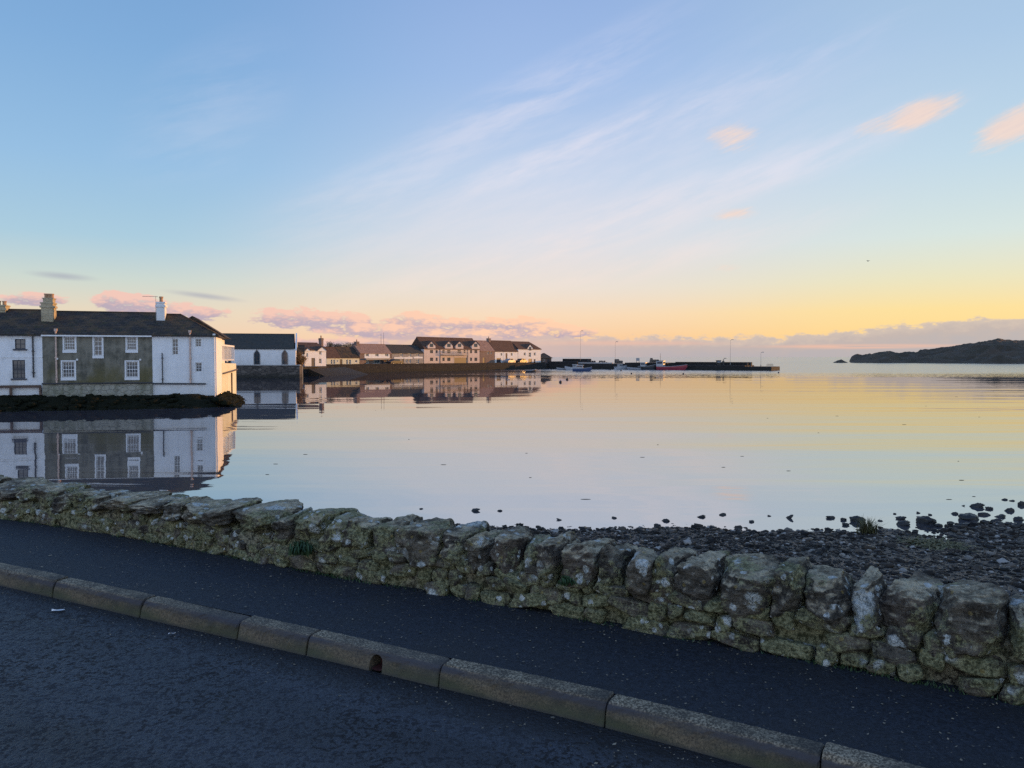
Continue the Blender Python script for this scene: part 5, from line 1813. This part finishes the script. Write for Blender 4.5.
# ------------------------------------------------------------------ cars on the quay
def car(px, off, rz, m, label):
    u, _ = FR.uz(px, 363, off)
    x, y = FR.world(u, off)
    r = empty('parked_car', (x, y, ZQ), FR.ang + rz, label, 'car', 'cars parked on the quay')
    prof = [(-2.05, .35), (-2.1, .75), (-1.75, .92), (-1.25, 1.0), (-.75, 1.42), (.55, 1.45), (1.2, .98), (1.95, .82), (2.1, .6), (2.08, .35)]
    mb = MB(); a = [(p[0], -.85, p[1]) for p in prof]; b = [(p[0], .85, p[1]) for p in prof]
    mb.poly(a).poly(b)
    for j in range(len(a)): mb.poly([a[j], a[(j + 1) % len(a)], b[(j + 1) % len(a)], b[j]])
    mb.build('body', M[m], r)
    mb = MB()
    g_ = [(-1.12, 1.03), (-.7, 1.36), (.5, 1.38), (1.02, 1.02)]
    for s in (-.858, .858): mb.poly([(p[0], s, p[1]) for p in g_])
    mb.poly([(.62, -.72, 1.415), (.62, .72, 1.415), (1.15, .76, 1.035), (1.15, -.76, 1.035)])
    mb.build('windows', M['glass'], r)
    for x_ in (-1.3, 1.3):
        for s in (-1, 1):
            w_ = MB().tube([(x_, s * .72, .32), (x_, s * .9, .32)], .32, 14).build('wheel', M['rubber'], r)
            MB().tube([(x_, s * .9, .32), (x_, s * .915, .32)], .19, 10).build('rim', M['steel'], w_)
car(509.5, -2.0, .15, 'greyhull', 'pale car parked in front of the plain brown-roofed white house')
car(521.5, -2.0, .1, 'blackhull', 'dark car parked left of the end house door')
car(395, -2.2, 0.0, 'blackhull', 'dark grey car parked before the grey-roofed harbour house')

# ------------------------------------------------------------------ plants
def leaves(name, label, cat, c, size, n, lm, ls=.1, seed=0, stem=True, group=None):
    r_ = np.random.default_rng(seed)
    root = empty(name, c, 0, label, cat, group)
    mb = MB()
    cl = [(r_.normal(0, .42, 3) * size, r_.uniform(.25, .55)) for _ in range(14)]
    for k in range(n):
        c0, rad = cl[r_.integers(len(cl))]
        p = np.array(c0) + r_.normal(0, 1, 3) * rad * np.array(size) * .55
        p[2] = max(p[2] + size[2], .05)
        a = Vector(r_.normal(0, 1, 3)).normalized(); b = a.orthogonal().normalized()
        s = ls * r_.uniform(.6, 1.4)
        p = Vector(p)
        mb.poly([p - a * s, p + b * s * .5, p + a * s, p - b * s * .5])
    mb.build('foliage', M[lm], root, fix=False)
    if stem:
        mb = MB()
        for k in range(5):
            q = r_.normal(0, .3, 2)
            mb.tube([(0, 0, 0), (q[0] * size[0], q[1] * size[1], size[2] * .7), (q[0] * 1.8 * size[0], q[1] * 1.8 * size[1], size[2] * 1.3)], .05 * size[2], 6, .015)
        mb.build('stem', M['brownwood'], root)
    return root


b = at(300.8, 372, 137.0)
leaves('bush', 'orange sunlit bush at the corner of the quay beside the white annex', 'bush', (b.x, b.y, .14), (1.15, .8, 1.0), 1500, 'bush', .14, 4)
for i, (px, py, Y, sx, lab) in enumerate([(329.5, 346.5, 184, 1.0, 'small dark tree behind the left end of the cream cottage'), (336.5, 347.5, 186, 1.3, 'round dark tree behind the middle of the cream cottage'),
                                      (345.5, 347.5, 188, 1.5, 'wider dark tree behind the slate half of the cottage roof'), (352, 347, 190, 1.0, 'dark tree just left of the cottage chimney')]):
    b = at(px, py - 3, Y)
    t = empty('tree', (b.x, b.y, ZQ), 0, lab, 'tree', 'trees behind the cottage')
    H_ = b.z - ZQ
    mb = MB(); mb.tube([(0, 0, 0), (.1, 0, H_ * .5), (0, .1, H_ * .9)], .18, 8, .05)
    for k in range(5): mb.tube([(0.05, 0, H_ * .55), (math.cos(k * 1.3) * sx, math.sin(k * 1.3) * sx, H_ * .85)], .07, 5, .02)
    mb.build('trunk', M['brownwood'], t)
    r_ = np.random.default_rng(90 + i); mb = MB()
    cl = [Vector((r_.normal(0, sx * .6), r_.normal(0, sx * .6), H_ * r_.uniform(.55, .98))) for _ in range(16)]
    for k in range(1300):
        p = cl[r_.integers(16)] + Vector(r_.normal(0, .34, 3))
        a = Vector(r_.normal(0, 1, 3)).normalized(); q = a.orthogonal().normalized(); s = .12
        mb.poly([p - a * s, p + q * s * .6, p + a * s, p - q * s * .6])
    mb.build('crown', M['darkleaf'], t, fix=False)


def tuft(name, label, cat, c, h, n, lm, spread=.25, seed=0, wid=.01, up=True, nrm=None):
    r_ = np.random.default_rng(seed); root = empty(name, c, 0, label, cat)
    mb = MB()
    for k in range(n):
        a = r_.uniform(0, 6.28); b0_ = Vector((r_.normal(0, spread * .35), r_.normal(0, spread * .35), 0))
        d = Vector((math.cos(a), math.sin(a), 0)) * r_.uniform(.1, .8) * spread * 2
        if nrm is not None: d = d * .6 + Vector(nrm) * spread * 1.2
        hh_ = h * r_.uniform(.45, 1.0)
        pts = [b0_, b0_ + d * .35 + Vector((0, 0, hh_ * .6)), b0_ + d + Vector((0, 0, hh_ * (1.0 if up else .35)))]
        sd_ = Vector((-math.sin(a), math.cos(a), 0)) * wid
        mb.poly([pts[0] - sd_, pts[0] + sd_, pts[1] + sd_ * .8, pts[1] - sd_ * .8]); mb.poly([pts[1] - sd_ * .8, pts[1] + sd_ * .8, pts[2]])
    mb.build('blades', M[lm], root, fix=False)
    return root


X, Y = gnd(868, 531, -1.95)
tuft('grass_tuft', 'lone tuft of yellow-green grass at the water edge of the beach', 'grass tuft', (X, Y, float(beach_z(X, Y)) - .02), .37, 170, 'grass', .24, 3, .009)
X, Y = gnd(935, 541, -1.8)
tuft('weed_patch', 'low brownish weed patch among the pebbles at the right of the beach', 'weed', (X, Y, float(beach_z(X, Y)) - .02), .16, 260, 'grass', .5, 4, .02, up=False)
sx = WALL.s_of_x(-1.55); fx, fy, tx, ty = WALL.at(sx)
tuft('fern', 'green fern growing out of the wall face above the pavement', 'fern', (fx + ty * .0, fy - .015, .13), .16, 150, 'fern', .085, 6, .008, up=False, nrm=(.25, -.5, 0))
sx = WALL.s_of_x(.33); fx, fy, tx, ty = WALL.at(sx)
tuft('moss_tuft', 'small green plant in the joint between two coping boulders', 'plant', (fx, fy - .0, .2), .10, 110, 'fern', .05, 8, .008, up=False, nrm=(.25, -.5, 0))

# ------------------------------------------------------------------ litter, flakes, drift, bird
for (px, py, sz, lab) in ((58, 611, .075, 'crumpled white paper scrap lying on the road near the left edge'), (172, 634.5, .04, 'tiny white paper scrap on the road close to the kerb')):
    X, Y = gnd(px, py, -.105)
    r_ = np.random.default_rng(px); mb = MB()
    g = [[(i * sz / 3 - sz / 2, (j * sz / 3 - sz / 2) * .35, .006 + abs(r_.normal(0, .006))) for j in range(4)] for i in range(4)]
    for i in range(3):
        for j in range(3): mb.poly([g[i][j], g[i + 1][j], g[i + 1][j + 1], g[i][j + 1]])
    o = mb.build('paper_scrap', M['paper'], loc=(X, Y, -.107)); o.rotation_euler.z = .25
    tag(o, lab, 'litter', 'paper scraps on the road')
r_ = np.random.default_rng(8); V, F = [], []
for k in range(7500):
    s = r_.uniform(0, KERB.L); road = r_.random() < .3
    if road:
        x, y = KERB.off(s, -abs(r_.normal(0, .16)) - .01); z = -.1085
    else:
        t = r_.uniform(.14, .95)
        x, y = KERB.off(s, t); z = .0062
        if r_.random() < .28:
            sw_ = r_.uniform(0, WALL.L); x, y = WALL.off(sw_, -abs(r_.normal(0, .05)) + .01); z = .006
    if abs(x) > 6: continue
    q = r_.uniform(.0035, .0075) * (1.8 if r_.random() < .08 else 1); a = r_.uniform(0, 6.28); e = r_.uniform(.4, 1)
    c_, s_ = math.cos(a) * q, math.sin(a) * q
    b = len(V)
    V += [(x - c_, y - s_, z), (x + s_ * e, y - c_ * e, z + r_.uniform(0, .002)), (x + c_, y + s_, z + r_.uniform(0, .004)), (x - s_ * e, y + c_ * e, z)]
    F.append((b, b + 1, b + 2, b + 3))
tag(link_mesh('leaf_litter', mesh_np('leaf_litter', V, F), M['flake']), kind='stuff', label='brown flecks of dead leaf scattered on pavement and gutter')
# moss and seedling grass along the foot of the wall
mg = np.random.default_rng(19); mb = MB()
for c_ in range(46):
    s0 = mg.uniform(WALL.s_of_x(-6), WALL.s_of_x(3.2)); sp_ = mg.uniform(.03, .16)
    for k in range(int(mg.uniform(10, 46))):
        x, y = WALL.off(s0 + mg.normal(0, sp_), mg.uniform(-.035, .03)); hh_ = mg.uniform(.008, .03) * (1.7 if c_ % 6 == 0 else 1)
        a = mg.uniform(0, 6.28); dx, dy = math.cos(a) * .004, math.sin(a) * .004; lx, ly = mg.normal(0, .012, 2)
        mb.poly([(x - dx, y - dy, 0.0), (x + dx, y + dy, 0.0), (x + lx, y + ly, hh_)])
tag(mb.build('moss_fringe', M['fern'], fix=False), kind='stuff', label='patchy moss and seedling grass along the foot of the stone wall')
# scraps of drifting weed on the water
V, F = [], []
D, Fd = cube_sphere(3)
base = 0
for k in range(26):
    px, py = r_.uniform(250, 1020), 385 + 118 * r_.beta(1.3, 1.0)
    X, Y = gnd(px, py, -2.0)
    if X < -4 and Y > 100: continue
    q = r_.uniform(.012, .04) * (Y / 30) ** .4
    P = D * [q * r_.uniform(1.2, 4.5), q * .8, .010] + [X, Y, -2.0]
    V.append(P); F.append(Fd + base); base += len(P)
tag(link_mesh('floating_weed', mesh_np('floating_weed', np.concatenate(V), np.concatenate(F)), M['weed'], smooth=True), kind='stuff', label='scattered bits of dark weed drifting on the calm water')
b = at(868, 261, 70)
bird = empty('seabird', b, .4, 'single dark seabird gliding high in the sky over the headland', 'bird')
mb = MB(); mb.lathe([(.005, -.24), (.05, -.14), (.075, 0), (.06, .12), (.035, .2), (.005, .25)], 8)
body = mb.build('body', M['feather'], bird, smooth=True); body.rotation_euler = (math.pi / 2, 0, 0); bird.scale = (.5, .5, .5)
for s in (-1, 1):
    MB().poly([(s * .05, .08, .02), (s * .3, .12, .13), (s * .3, -.05, .12), (s * .05, -.10, .01)]).poly([(s * .3, .12, .13), (s * .62, -.02, .08), (s * .3, -.05, .12)]).build('wing', M['feather'], bird)
